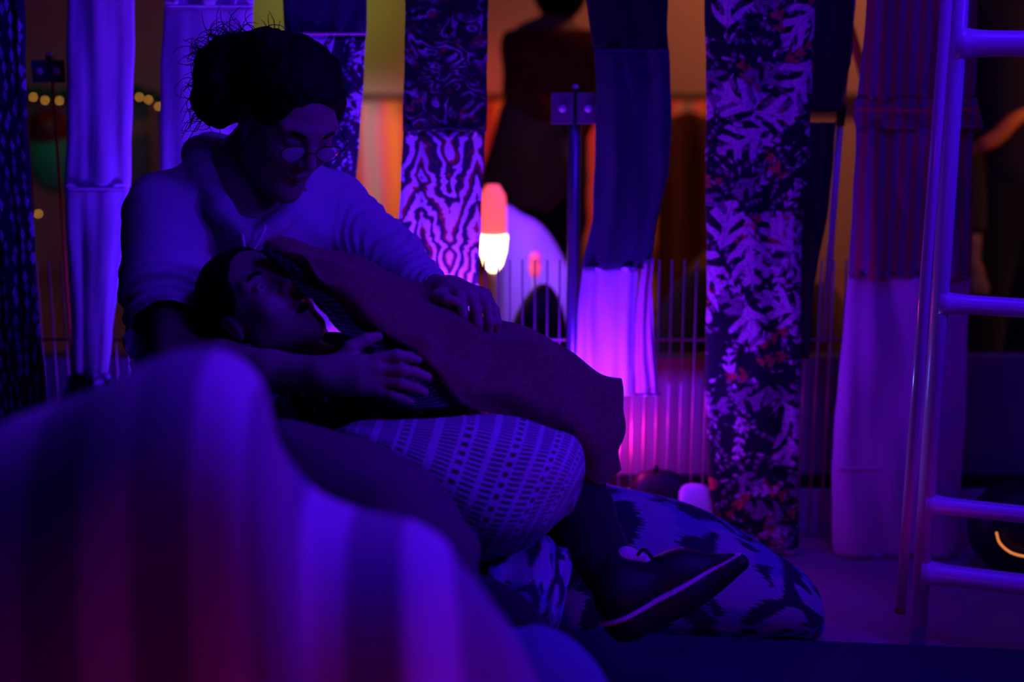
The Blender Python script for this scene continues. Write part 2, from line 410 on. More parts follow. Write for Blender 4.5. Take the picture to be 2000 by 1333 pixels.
def mk():
    n = N('maroon_canvas'); x, y, z = n.coords(); v = n.vec(x, y, z)
    weave = (n.noise(n.vec(x*260, y*40, z*40), 1, 2)+n.noise(n.vec(x*40, y*40, z*300), 1, 2))*.5
    M['maroonb'] = n.done(n.mix(weave.step(.35, .65), (.115, .016, .030), (.20, .035, .055)), .9, bump=weave+n.noise(v, 22, 4)*1.2, bstr=.6, bdist=.004, sheen=.2)
    n = N('plum_cloth'); x, y, z = n.coords(); v = n.vec(x, y, z)
    M['plum'] = n.done(n.mix(n.noise(v, 9, 3), (.07, .02, .05), (.14, .035, .08)), .9, bump=n.noise(n.vec(x*30, y*30, z*6), 1, 4), bstr=.6, bdist=.006)
    # knitted lining: close rows of small stitches
    n = N('knit_lining'); u, v, _ = n.coords('UV')
    row = (u*40+v*3.5)*6.283
    st = ((v*26).fract()-.5).abs()
    k = (row.sin().step(-.1, .8))*(st.step(.12, .30)*.65+.35)
    M['knit'] = n.done(n.mix(k, (.010, .008, .016), (.15, .12, .17)), .95, bump=k, bstr=.6, bdist=.004)
    # woven bolster
    n = N('woven_bolster'); u, v, _ = n.coords('UV')
    u = u*.62
    band = (u*12.0).fract(); rows = (v*42+n.noise(n.vec(u, v, 0), 3, 1)*.5).fract()
    line = rows.lt(.5)
    solid = (band-.5).abs().lt(.43)
    dots = (band-.5).abs().lt(.14); dotm = ((v*21).fract().lt(.45))*((band-.5).abs().lt(.07))
    fade = n.noise(n.vec(u*4, v*4, 2), 1, 2).step(.12, .32)
    fine = ((u*110).fract().lt(.35))*.25
    dark = (line*solid*(dots*-1+1)).max(dotm)*fade
    dark = (dark.max(fine*line*.8)).clamp()
    fib = n.noise(n.vec(u*300, v*220, 0), 1, 2)
    M['woven'] = n.done(n.mix(dark, (.46, .42, .46), (.03, .02, .03)), .9, bump=fib+dark*-.6, bstr=.4, bdist=.002)
    # striped fleece in front
    n = N('striped_fleece'); u, v, _ = n.coords('UV')
    st = (u.fract()-.5).abs()
    f = st.step(.20, .26)
    M['stripe'] = n.done(n.mix(f, (.60, .40, .52), (.26, .13, .24)), .95, bump=n.noise(n.vec(u*20, v*60, 0), 1, 3), bstr=.3, bdist=.003, sheen=.2)
    # ikat
    n = N('ikat_print'); u, v, _ = n.coords('UV')
    j = (n.noise(n.vec(u*4, v*120, 0), 1, 1)-.5)*.07
    uu = u+j
    bl = n.noise(n.vec(uu*7.5, v*4.2, 0), 1, 0).step(.575, .60)
    eye = n.noise(n.vec(uu*15, v*9, 7), 1, 0).step(.64, .66)
    zig = ((uu*9+((v*3).fract()-.5).abs()*1.8).fract()-.5).abs().step(.16, .12)*(v.lt(.22).max(v.gt(.80)))
    m = bl.max(zig).max(eye)
    base = n.mix(n.noise(n.vec(uu*5, v*3, 11), 1, 0).step(.5, .54), (.30, .28, .36), (.14, .13, .32))
    M['ikat'] = n.done(n.mix(m, base, (.02, .015, .04)), .85, bump=n.noise(n.vec(u*200, v*200, 0), 1, 2), bstr=.3, bdist=.002)
    # left pillar print : rows of pale dashes on navy
    n = N('dash_print'); x, y, z = n.coords()
    (cx, cy), (r1, r2, r3), d = n.voronoi(n.vec(x*62+(z*9).sin()*.3, z*38), .55)
    dx = x*62+(z*9).sin()*.3-cx; dz = z*38-cy
    m = (dx.abs()*1.9+dz.abs()).step(.62, .35)*(r3*.6+.4)*(n.noise(n.vec(x, z, 0), 9, 2).step(.2, .5)*.6+.4)
    M['dash'] = n.done(n.mix(m, (.018, .014, .06), (.60, .50, .80)), .85)
    # swirling dark paisley
    n = N('paisley_print'); x, y, z = n.coords()
    q = n.noise(n.vec(x, z, 1), 12, 2, .5, 1.5); w = ((x*.4+z*1.8)*110+q*44).sin()
    a = w.step(.1, .95)*n.noise(n.vec(x, z, 5), 24, 3).step(.38, .68)
    r = ((x-z)*70+q*26).sin().step(.5, .95)*n.noise(n.vec(x, z, 9), 18, 3).step(.5, .65)
    c = n.mix(r*.8, (.008, .006, .014), (.30, .03, .05)); M['paisley'] = n.done(n.mix(a, c, (.38, .30, .52)), .8)
    # chevron waves
    n = N('wave_print'); x, y, z = n.coords()
    tri = ((x*9.0+.15).fract()-.5).abs(); q = (n.noise(n.vec(x, z, 1), 16, 3, .5, .8)-.5)
    w = ((z-tri*.34)*80+q*20)
    a = w.sin().step(-.1, .45); t2 = (w*.5+1).sin().step(.1, .7)
    c = n.mix(t2, (.02, .012, .06), (.30, .035, .03)); M['wave'] = n.done(n.mix(a, c, (.66, .46, .74)), .8, bump=a, bstr=.1)
    # striped trouser cloth, red and violet
    n = N('trouser_stripe'); x, y, z = n.coords()
    w = (x*250+(z*2).sin()*.9+n.noise(n.vec(x*20, 0, z*3), 1, 2)*3.5).sin().step(-.6, .9)
    M['trouser'] = n.done(n.mix(w, (.42, .035, .07), (.24, .06, .20)), .85, bump=n.noise(n.vec(x*30, y, z*4), 1, 3), bstr=.6, bdist=.006)
    # patchwork curtain in the far room
    n = N('patchwork_curtain'); x, y, z = n.coords()
    cr_ = n.nt.nodes.new('ShaderNodeValToRGB'); q = x+(n.noise(n.vec(x, z, 0), 4, 2)-.5)*.05
    n.nt.links.new(((q*4.3+.35).fract()).k, cr_.inputs[0]); e = cr_.color_ramp; e.interpolation = 'B_SPLINE'
    cols = [(.0, (.75, .25, .18)), (.14, (.8, .35, .5)), (.26, (.25, .6, .35)), (.38, (.8, .3, .5)), (.52, (.85, .15, .06)), (.66, (.75, .6, .1)), (.8, (.85, .2, .1)), (1, (.75, .25, .18))]
    while len(e.elements) < len(cols): e.elements.new(.5)
    for el, (p_, c_) in zip(e.elements, cols): el.position = p_; el.color = (*c_, 1)
    M['patch'] = n.done(cr_.outputs[0], .9)
    # printed t-shirt
    n = N('printed_shirt'); x, y, z = n.coords()
    q = n.noise(n.vec(x, y, z), 38, 3, .5, .6).step(.58, .68); M['shirt'] = n.done(n.mix(q, (.014, .012, .018), (.30, .28, .40)), .9)
mk()
M['leaf1'] = leafy('leaf_print_large', (.006, .005, .010), (.78, .42, .56), (.30, .14, .24), (.62, .07, .05), 10.0, 0.0)
M['leaf2'] = leafy('leaf_print_pale', (.010, .008, .03), (.60, .48, .78), (.32, .24, .50), (.16, .05, .12), 12, 5.3)
M['hot'] = N('hot_lamp_glass').done((1, .9, .8), .4, emit=(1.0, .62, .34), estr=8)
M['hot2'] = N('red_lamp_shade').done((.8, .2, .2), .5, emit=(1.0, .08, .09), estr=1.3)
M['bead'] = N('fairy_bulb').done((1, .7, .3), .4, emit=(1.0, .42, .06), estr=5.0)
M['rimglow'] = N('orange_rim_light').done((1, .4, .1), .4, emit=(1.0, .28, .04), estr=.8)  # orange rim light made as emission; the bag edge is no lamp
M['led'] = N('led_lens').done((.3, .5, 1), .3, emit=(.12, .40, 1.0), estr=16)
M['ledp'] = N('led_lens_pink').done((1, .3, .5), .3, emit=(1.0, .15, .25), estr=6)
# ------------------------------------------------------------------ the setting
def struct(o): o['kind'] = 'structure'; return o
struct(box('floor', (-3.5, -1.5, -.1), (3.5, 6.6, 0), M['floor']))
struct(box('ceiling', (-3.5, -1.5, 2.5), (3.5, 6.6, 2.6), M['ceil']))
struct(box('wall_left', (-3.6, -1.5, 0), (-3.5, 6.6, 2.5), M['wall_d']))
struct(box('wall_right', (3.5, -1.5, 0), (3.6, 6.6, 2.5), M['wall_d']))
struct(box('wall_front', (-3.5, -1.6, 0), (3.5, -1.5, 2.5), M['wall_d']))
struct(box('wall_far', (-3.5, 6.5, 0), (3.5, 6.6, 2.5), M['wall_far']))
WY = G(1600, 1040)[1]
ZP = P(1000, 700, WY+.03)[2]; ZB = P(1000, 958, WY)[2]
struct(box('wall_low', (-3.5, WY+.03, 0), (3.5, WY+.09, ZP), M['wall_p']))
struct(box('baseboard_low', (-3.5, WY, 0), (3.5, WY+.028, ZB), M['plinth']))
struct(box('trim_1', (-3.5, WY+.012, ZB), (3.5, WY+.029, ZB+.028), M['blackpl']))
struct(box('trim_2', (-3.5, 6.42, P(1000, 196, 6.45)[2]), (3.5, 6.49, P(1000, 184, 6.45)[2]), plain('dark_rail', (.10, .06, .05))))
# hanging rail for the cloth columns
RAILZ = 2.32; SY = WY-.13
r_ = empty('curtain_rail', (0, SY, RAILZ), 'grey steel rail under the ceiling carrying the hanging cloth columns', 'rail')
tube('pipe', [(-1.9, SY, RAILZ), (1.9, SY, RAILZ)], .012, M['metal'], r_)
for x in (-1.6, 0, 1.6): tube('hanger', [(x, SY, RAILZ), (x, SY, 2.5)], .006, M['metal'], r_)
# floor mat
a = G(900, 1218, .04); b = G(2000, 1264, .04); d = (b-a)/np.linalg.norm(b-a)
a = a-d*1.6; b = b+d*.5
Vm = [a, b, [b[0]+.1, .55, .04], [a[0], .55, .04]]; Vm = [np.array(v) for v in Vm]
mt = mesh_obj('floor_mat', np.array([v*[1, 1, 0] for v in Vm]+Vm), [(3, 2, 1, 0), (4, 5, 6, 7), (0, 1, 5, 4), (1, 2, 6, 5), (2, 3, 7, 6), (3, 0, 4, 7)], M['mat'], smooth=False)
fix_normals(mt); mt.modifiers.new('bevel', 'BEVEL').width = .012
tag(mt, 'large dark blue padded mat along the bottom edge on the floor', 'mat')
# ------------------------------------------------------------------ hanging cloth columns
def column(name, label, Y, parts, seed, t=.03, group='cloth columns hanging in a row'):
    """parts: (part name, material, [(py, xl, xr)...], fold amplitude)"""
    allrows = [r for p in parts for r in p[2]]
    top = parts[0][2][0]; zt = P(0, top[0], Y)[2]
    pb = allrows[-1]; base = P((pb[1]+pb[2])/2, pb[0], Y)
    root = empty(name, (base[0], Y, base[2]), label, 'hanging cloth', group)
    r = np.random.default_rng(seed)
    for pi, (pn, mt_, rows, amp) in enumerate(parts):
        R = [(P(0, y, Y)[2], P(xl, y, Y)[0], P(xr, y, Y)[0]) for y, xl, xr in rows]
        if pi == 0: R = [(RAILZ-.012, R[0][1]-.01, R[0][2]+.01)]+R
        R = np.array(R); n = max(14, int((R[0][0]-R[-1][0])/.012)); z = np.linspace(R[0][0], R[-1][0], n)
        xl = np.interp(-z, -R[:, 0], R[:, 1]); xr = np.interp(-z, -R[:, 0], R[:, 2])
        jit = .0012*np.sin(z*17+seed)+.0006*np.sin(z*51+2*seed)
        nr = 56; th = np.linspace(0, 2*PI, nr, endpoint=False)
        c = np.cos(th); s = np.sin(th); cc = np.sign(c)*np.abs(c)**.8; ss = np.sign(s)*np.abs(s)**.6
        X = (xl+xr)[:, None]/2+((xr-xl)/2+jit)[:, None]*cc
        u = cc[None]+0*z[:, None]; zz = z[:, None]
        ph = r.uniform(0, 6, 6)
        fold = amp*(np.sin(u*5.0+zz*3+ph[0])+.7*np.sin(u*9+zz*9+ph[1])+.5*np.sin(u*3-zz*17+ph[2])+.35*np.sin(u*15+zz*5+ph[3])+.25*np.sin(zz*30+u*6+ph[4]))
        Yv = Y+t/2*ss[None]*(1+.2*np.sin(zz*6+ph[5]))+fold*(1-np.abs(cc)**6)
        V = np.stack([X, Yv, np.broadcast_to(zz, X.shape)], -1)
        V = V.reshape(-1, 3); k = n*nr
        V = np.concatenate([V, [[(xl[0]+xr[0])/2, Y, z[0]]], [[(xl[-1]+xr[-1])/2, Y, z[-1]]]])
        F = grid_faces(n, nr, True)+[(j, k, (j+1) % nr) for j in range(nr)]+[((n-1)*nr+j, (n-1)*nr+(j+1) % nr, k+1) for j in range(nr)]
        o = mesh_obj(pn, V, F, mt_, root); fix_normals(o)
        if pi < len(parts)-1 or True:
            pass
    return root
def seam(root, Y, py, xl, xr, mat, off=.018, r=.003, dip=0):
    pts = [P(xl+(xr-xl)*t, py+dip*math.sin(PI*t), Y-off) for t in np.linspace(0, 1, 14)]
    tube('seam', pts, r, mat, root, 6)
c = column('cloth_column', 'navy cloth column with rows of pale dashes at the far left edge', 2.55, [('printed_sleeve', M['dash'], [(-40, -30, 40), (0, -30, 46), (200, -30, 52), (420, -30, 62), (640, -25, 78), (800, -20, 92), (1000, -15, 105)], .003)], 1)
c = column('cloth_column', 'long white cloth column with a seam, left of the woman', SY, [
    ('upper_leg', M['white'], [(0, 133, 262), (120, 131, 261), (260, 130, 258), (366, 127, 254)], .0018),
    ('lower_leg', M['white'], [(366, 127, 252), (470, 132, 242), (600, 137, 226), (728, 141, 210)], .0018),
    ('floral_cuff', M['leaf2'], [(729, 138, 212), (790, 120, 230), (900, 110, 240)], .006)], 2)
seam(c, SY, 368, 130, 250, M['white'])
c = column('cloth_column', 'white cloth column directly behind the head of the woman', SY, [
    ('waistband', M['white'], [(0, 322, 495), (10, 321, 495)], .004),
    ('cloth_leg', M['white'], [(11, 321, 494), (110, 316, 492), (250, 312, 490), (400, 309, 488), (700, 305, 480)], .0018)], 3)
seam(c, SY, 11, 323, 494, M['white'])
c = column('cloth_column', 'navy cloth column with a pale leaf print below, right of the head of the woman', SY, [
    ('navy_top', M['navy'], [(0, 551, 718), (66, 556, 716)], .004),
    ('leaf_print_leg', M['leaf2'], [(67, 556, 715), (200, 558, 706), (330, 560, 698), (560, 564, 690)], .005),
    ('pale_leg', M['lilac'], [(560, 566, 690), (640, 570, 690), (780, 574, 686)], .005)], 4)
seam(c, SY, 66, 556, 716, M['lilac'])
c = column('cloth_column', 'cloth column of dark paisley above purple and maroon waves', SY, [
    ('paisley_top', M['paisley'], [(0, 790, 955), (130, 789, 952), (256, 787, 949)], .003),
    ('wave_print_leg', M['wave'], [(257, 788, 947), (330, 784, 944), (450, 776, 940), (560, 768, 934), (760, 760, 930)], .004)], 5)
seam(c, SY, 256, 788, 949, M['navy'], dip=-5)
c = column('cloth_column', 'navy trouser column sewn onto a pale violet leg, short of the floor', SY+.02, [
    ('shirt_tail', M['black'], [(0, 1146, 1304), (50, 1150, 1304), (96, 1158, 1307)], .003),
    ('navy_leg', M['navy'], [(96, 1160, 1308), (200, 1166, 1312), (330, 1162, 1306), (430, 1156, 1284), (522, 1136, 1272)], .008),
    ('pale_leg', M['white'], [(520, 1136, 1250), (600, 1130, 1240), (770, 1122, 1236)], .006),
    ('side_fold', M['lilac'], [(505, 1255, 1278), (560, 1248, 1272), (640, 1241, 1276), (700, 1240, 1280), (770, 1241, 1288)], .004)], 6, .035)
seam(c, SY, 98, 1160, 1306, M['navy'])
seam(c, SY, 770, 1240, 1290, M['navy'], r=.002)
c = column('cloth_column', 'black column with a tropical leaf print reaching down to the floor', G(1470, 1082)[1]-.0, [
    ('leaf_print_cloth', M['leaf1'], [(0, 1377, 1590), (150, 1378, 1587), (300, 1379, 1580), (430, 1380, 1566), (600, 1380, 1564), (760, 1378, 1562), (900, 1380, 1560), (980, 1388, 1560), (1040, 1430, 1560), (1078, 1520, 1556)], .003)], 7, .05)
c = column('cloth_column', 'narrow sheer black column behind the tropical leaf column', SY+.05, [
    ('sheer_top', M['brownblk'], [(0, 1560, 1668), (120, 1560, 1662), (218, 1560, 1640)], .004),
    ('sheer_leg', M['brownblk'], [(240, 1560, 1634), (400, 1560, 1618), (560, 1560, 1590), (700, 1560, 1580)], .004)], 8, .02)
YB = G(1750, 1086)[1]
c = column('cloth_column', 'red and violet striped trouser column ending in a lilac leg, behind the ladder', YB, [
    ('striped_top', M['trouser'], [(0, 1694, 1908), (110, 1686, 1906), (195, 1674, 1904)], .006),
    ('rolled_cuff', M['trouser'], [(192, 1670, 1908), (225, 1666, 1914), (252, 1672, 1922)], .004),
    ('striped_leg', M['trouser'], [(250, 1672, 1902), (350, 1668, 1898), (460, 1664, 1896), (540, 1658, 1893)], .007),
    ('lilac_leg', M['lilac'], [(538, 1658, 1894), (650, 1646, 1890), (800, 1634, 1885), (915, 1625, 1878), (1000, 1624, 1873), (1060, 1626, 1870), (1083, 1629, 1868)], .006)], 9, .05)
seam(c, YB, 212, 1672, 1912, M['redcord'], off=.03, r=.0025, dip=5)
seam(c, YB, 916, 1627, 1876, M['lilac'], off=.026, r=.0025)
seam(c, YB, 541, 1660, 1892, M['trouser'], off=.028, r=.004)
# ------------------------------------------------------------------ white ladder at right
LY = G(1790, 1262)[1]
bx = P(1791, 1262, LY)
lad = empty('ladder', (bx[0], LY, 0), 'white metal ladder with round rungs standing at the right edge', 'ladder')
def on_post(py, dx=0): q = P(1790, py, LY); return np.array([bx[0], LY, q[2]])
tube('upright', [(bx[0], LY, 0), (bx[0], LY, 1.9)], .0150, M['metal'], lad, 24)
ang = math.radians(20); dirr = np.array([math.cos(ang), -math.sin(ang), 0]); RL = .42
far = np.array([bx[0], LY, 0])+dirr*RL
tube('upright', [far, far+[0, 0, 1.9]], .0150, M['metal'], lad, 24)
for py, rr in ((85, .021), (592, .0165), (985, .0155), (1118, .019)):
    a = on_post(py); a[0] += .0; L = np.linspace(0, RL, 26)
    rad = rr*(1+.45*np.exp(-L/.018)+.45*np.exp(-(RL-L)/.018))
    tube('rung', [a+dirr*l for l in L], rad, M['metal'], lad, 20)
for z in (1.5,):
    tube('rung', [np.array([bx[0], LY, z])+dirr*l for l in (0, RL/2, RL)], .017, M['metal'], lad, 20)
t0 = P(1758, 1190, LY-.03); t1 = P(1849, 0, LY-.03)
t2 = t1+(t1-t0)*.6
tb = M['tubep'] = plain('glossy_tube', (.70, .60, .72), .12, .03, 10, 0, spec=.8)
hs = empty('light_tube', tuple(t0), 'slim glossy tube leaning along the left side of the white ladder', 'tube')
tube('tube_body', [t0, t1, t2], .0095, tb, hs, 20)
tube('end_cap', [t0-(t1-t0)*.006, t0+(t1-t0)*.002], .0102, M['redd'], hs, 16)
# ------------------------------------------------------------------ things by the low wall
FY = WY-.035
xs = [P(x, 700, FY)[0] for x in np.arange(60, 1700, 24)]
fe = empty('wire_fence', ((xs[0]+xs[-1])/2, FY, 0), 'low playpen fence of thin upright wires behind the cloth columns', 'fence')
ZT = P(1000, 508, FY)[2]; 
V, F = tubes([([(xs[0], FY, .0), (xs[0], FY, ZT)], .002)], 6)
for x in xs: tube('wire', [(x, FY, .012), (x, FY, ZT)], .0022, M['rod'], fe, 6)
for z in (.012, P(0, 664, FY)[2]): tube('cross_rail', [(xs[0], FY, z), (xs[-1], FY, z)], .003, M['rod'], fe, 8)
def post(label, pxc, pyt, pyb, w, name='clamp_post', gap=6, shaft=True):
    Yp = WY-.07
    b0 = P(pxc, pyb, Yp); top = P(pxc, pyt, Yp); s = MPX(Yp)
    e = empty(name, (top[0], Yp, 0), label, 'post', 'posts with square clamps')
    if shaft: tube('shaft', [(top[0], Yp, 0), (top[0], Yp, top[2]-.005)], .0135, M['bracket'], e, 16)
    else: tube('shaft', [(top[0], Yp, 0), (top[0], Yp, top[2]-.005)], .003, M['redcord'], e, 10)
    z1 = top[2]; z0 = P(pxc, pyt+w*1.45, Yp)[2]
    for sg in (-1, 1):
        x0 = top[0]+sg*(gap/2)*s; x1 = top[0]+sg*(gap/2+w)*s
        pl = box('clamp_plate', (min(x0, x1), Yp-.024, z0), (max(x0, x1), Yp-.014, z1), M['bracket'], e, .002)
        ball('knob', ((x0+x1)/2, Yp-.027, (z0+z1)/2), (.008, .006, .008), M['metal'], pl, 10, 14)
    box('clamp_core', (top[0]-.006, Yp-.016, z0+.005), (top[0]+.006, Yp+.01, z1+.008), M['blackpl'], e)
    ball('bolt', (top[0], Yp-.01, z1+.010), (.007, .007, .006), M['metal'], e, 8, 12)
post('blue-lit metal post with two square clamps and round knobs, left of the navy column', 1123, 180, 700, 42)
post('post with dark square clamps at the far left on a thin red rod', 100, 117, 700, 30, gap=2, shaft=False)
# thin red cord at left
cq = P(67, 420, WY-.05)
tag(tube('ribbon', [(cq[0]+.004, WY-.05, 2.5), (cq[0], WY-.05, cq[2])], .002, M['redcord']), 'thin red ribbon hanging beside the dashed navy column at left', 'ribbon')
# leaning pale pole
pp0 = P(1608, 668, WY-.02); pp1 = P(1641, 240, WY-.02); pp2 = P(1668, -20, WY-.02)
po = empty('leaning_pole', tuple(pp0), 'slim pale pole leaning between the leaf column and the striped column', 'pole')
tube('pole_section', [pp0, pp1], .0075, M['metal'], po, 14)
tube('pole_section', [pp1, pp2, pp2+(pp2-pp1)*4.2], .0065, M['metal'], po, 14)
tube('black_joint', [pp1-(pp2-pp1)*.02, pp1+(pp2-pp1)*.14], .0095, M['blackpl'], po, 14)
# orange strap high up
s0 = P(1636, -30, WY+.3); s1 = P(1690, 160, WY+.3); s2 = s0+(s0-s1)*3.6
Vs, Fs = tubes([(spline([s2, s0, s1, P(1760, 420, WY+.3), P(1800, 700, WY+.3)], 30), .011)], 8)
tag(mesh_obj('webbing_strap', Vs, Fs, M['orange']), 'orange strap slanting down between the sheer column and the striped column', 'strap')
# lamps beyond the wall
LYY = 3.75
def lathe(name, c, prof, mat, parent, nr=28):
    th = np.linspace(0, 2*PI, nr, endpoint=False); pr = np.array(prof)
    V = np.stack([pr[:, :1]*np.cos(th), pr[:, :1]*np.sin(th), np.repeat(pr[:, 1:], nr, 1)], -1)+np.asarray(c)
    k = len(pr)*nr; V = np.concatenate([V.reshape(-1, 3)])
    F = grid_faces(len(pr), nr, True)+[tuple(range(nr)), tuple((len(pr)-1)*nr+j for j in range(nr))]
    o = mesh_obj(name, V, F, mat, parent); fix_normals(o); return o
def torch(label, pxc, pyt, pymid, pybot, w, Y, hot, shade, e_pt, name='torch_lamp'):
    ct = P(pxc, pymid, Y); s = MPX(Y); zt = P(pxc, pyt, Y)[2]; zb = P(pxc, pybot, Y)[2]; zm = ct[2]; x = ct[0]
    e = empty(name, (x, Y, 0), label, 'lamp')
    R = w/2*s
    lathe('glowing_cup', (x, Y, 0), [(R*.25, zb), (R*.62, zb+(zm-zb)*.18), (R*.9, zb+(zm-zb)*.55), (R, zm-.004), (R*.96, zm)], hot, e)
    lathe('red_shade', (x, Y, 0), [(R*.94, zm+.001), (R*.96, zm+(zt-zm)*.5), (R*.85, zm+(zt-zm)*.8), (R*.45, zt)], shade, e)
    lathe('stand', (x, Y, 0), [(.035, 0), (.035, .012), (.010, .02), (.009, zb-.01), (R*.3, zb)], M['metal'], e)
    light(name+'_light', 'POINT', (x, Y-.14, zm), (1, .2, .12), e_pt, None, .04)
torch('glowing white-hot cup lamp with a tall red shade, beyond the paisley column', 963, 362, 459, 530, 55, LYY, M['hot'], M['hot2'], 0.2)
M['hot3'] = N('dim_orange_glass').done((.8, .2, .2), .5, emit=(1.0, .05, .02), estr=.8)
M['hot4'] = N('dim_pink_glass').done((.8, .2, .2), .5, emit=(.9, .03, .35), estr=.55)
torch('small dim red lamp beside the taller glowing cup lamp', 1045, 492, 516, 543, 24, LYY+.13, M['hot3'], M['hot4'], .15)
# patchwork curtain in the far room
zc = P(1000, 197, 6.35)[2]; xa = P(300, 300, 6.35)[0]; xb = P(1380, 300, 6.35)[0]
U_ = np.linspace(0, 1, 160)
gr = np.array([[[xa+(xb-xa)*u, 6.35+.03*math.sin(u*160)+.02*math.sin(u*77), z] for z in (zc, zc*.66, zc*.33, 0.01)] for u in U_])
o = patch('patchwork_curtain', gr, M['patch'], nu=160, nv=6, thick=.006)
tag(o, 'pleated multicoloured curtain along the foot of the far wall', 'curtain')
# fairy lights
fl = [(65, 190), (88, 196), (116, 197), (272, 190), (290, 195), (310, 208), (75, 418)]
fll = ['tiny warm fairy light next to the dashed navy column, leftmost of the upper string', 'tiny warm fairy light, second from the left under the dark square clamps', 'tiny warm fairy light touching the left edge of the long white column', 'tiny warm fairy light just right of the long white column, left one of three', 'tiny warm fairy light between the two white columns, middle one of three', 'tiny warm fairy light at the edge of the second white column, lowest of three', 'single warm fairy light low down by the end of the red ribbon']
for i, (x, y) in enumerate(fl):
    Yf = 5.2
    tag(ball('fairy_light', P(x, y, Yf), .0036, M['bead'], None, 8, 10), fll[i], 'fairy light', 'fairy lights in the string at left')
pts = spline([P(0, 175, 5.21), P(65, 186, 5.21), P(120, 192, 5.21), P(200, 186, 5.21), P(270, 186, 5.21), P(330, 215, 5.21)], 40)
tag(tube('fairy_light_wire', pts, .002, M['blackpl'], None, 6), 'thin dark wire carrying the fairy lights at left', 'cable')
g = [(pts[i]+np.array([0, .03, .01+.012*math.sin(i*1.7)]), .016+.006*math.sin(i*2.3)) for i in range(40)]
tag(mesh_obj('green_garland', *tubes([([q for q, _ in g], [r for _, r in g])], 8), plain('garland_green', (.02, .12, .04), .9, .3, 60)), 'dark green garland strung behind the fairy lights', 'garland')
bc = P(104, 300, 5.3)
bl = empty('balloon', tuple(bc), 'green balloon with a dark red cap between the two leftmost columns', 'balloon')
ball('balloon_skin', bc, (.10, .10, .15), M['green'], bl); ball('dark_red_cap', bc+[0, -.02, .085], (.085, .085, .085), M['redd'], bl)
tube('string', [bc-[0, 0, .15], [bc[0], bc[1], 0.0]], .0015, M['redcord'], bl, 6)
# ---- soft things beyond the wall
def mound(name, label, pxl, pxr, pyt, Y, mat, cat='cushion', d=.22, wb=1.1):
    c0 = P((pxl+pxr)/2, pyt, Y); x0 = P(pxl, pyt, Y)[0]; x1 = P(pxr, pyt, Y)[0]; h = c0[2]
    o = ball(name, (c0[0], Y, h/2), ((x1-x0)/2*wb, d, h/2), mat)
    for v in o.data.vertices:
        v.co.z += .12*h*math.sin(v.co.x*17)*max(0, v.co.z/h-.3)
        if v.co.z < .012: v.co.z = 0
    zmin = min(v.co.z for v in o.data.vertices)
    o.location.z = -zmin
    return tag(o, label, cat)
tag(pillow('pale_cushion', [(P(x, y, 4.2), wq, t) for x, y, t in ((968, 440, .03), (985, 402, .08), (1030, 420, .11), (1070, 460, .11), (1105, 510, .10), (1135, 580, .05)) for wq in [np.array([P(x, y, 4.2)[0], 4.2, .004])]], M['white'], None, 40, 36, 2.6, lambda u, v: .008*np.sin(u*14+v*3)), 'bright violet-lit white cushion beside the glowing cup lamp', 'cushion')
mound('dark_cushion', 'dark blue cushion heaped behind the wires left of the leaf column', 1285, 1420, 530, 3.9, M['navy'])
mound('mustard_cushion', 'mustard cushion peeping over the dark blue cushion', 1325, 1440, 492, 4.3, M['yellowb'])
mound('brown_cushion', 'pale brown rounded cushion behind the wires right of the leaf column', 1545, 1655, 556, 3.9, M['greyc'])
mound('dark_beanbag', 'dark beanbag behind the wires below the glowing cup lamp', 985, 1110, 560, 3.42, M['navy'], d=.16)
# far hanging coats at (1345, 215..)
o = pillow('hanging_coat', [(P(x, 215+abs(x-1345)*.4, 5.4), P(x, 640, 5.4), .05+.02*math.sin(x)) for x in (1285, 1310, 1330, 1350, 1370, 1400)], plain('rust_cloth', (.20, .07, .04), .95, .35, 8))
tag(o, 'rusty brown coats hanging low in the far room, left of the leaf column', 'coat')
# small things on the floor by the wall
q0 = G(1240, 960); bg = empty('black_bag', (G(1290, 962)[0], WY-.07, 0), 'small black bag with a top knob on the floor by the low wall', 'bag')
pillow('bag_body', [(P(x, yt, WY-.07), np.array([P(x, yt, WY-.07)[0], WY-.07, .004]), .035) for x, yt in ((1232, 950), (1250, 925), (1290, 918), (1325, 926), (1345, 950))], M['blackpl'], bg, 30, 24)
ball('knob', P(1280, 916, WY-.09), .008, M['blackpl'], bg, 8, 12)
o = pillow('white_pad', [(P(x, yt, WY-.10), np.array([P(x, yt, WY-.10)[0], WY-.10, .003]), .02) for x, yt in ((1326, 962), (1336, 948), (1360, 945), (1384, 952), (1392, 975))], M['white'], None, 24, 20)
tag(o, 'small white pad on the floor between the black bag and the leaf column', 'pad')
# stage lamps that light the columns
def par(label, loc, aim, mat, r=.03):
    e = empty('floor_spotlight', (loc[0], loc[1], 0), label, 'lamp'); loc = np.array(loc, float); aim = np.array(aim, float); d = (aim-loc)/np.linalg.norm(aim-loc)
    tube('housing', [loc-d*.07, loc-d*.065, loc-d*.03, loc, loc+d*.004], [r*.6, r*.85, r, r, r*.96], M['blackpl'], e, 20)
    tube('lens', [loc+d*.0045, loc+d*.006], r*.8, mat, e, 20)
    tube('stand', [(loc[0], loc[1], 0), (loc[0], loc[1], loc[2]-.03)], .006, M['blackpl'], e, 8)
    tube('foot', [(loc[0], loc[1], 0), (loc[0], loc[1], .01)], .05, M['blackpl'], e, 20)
_l = P(617, 650, 2.74)
par('small blue floor spotlight glinting behind the chin of the child', tuple(_l), (_l[0]-.1, 2.5, _l[2]+.25), M['led'], .022)
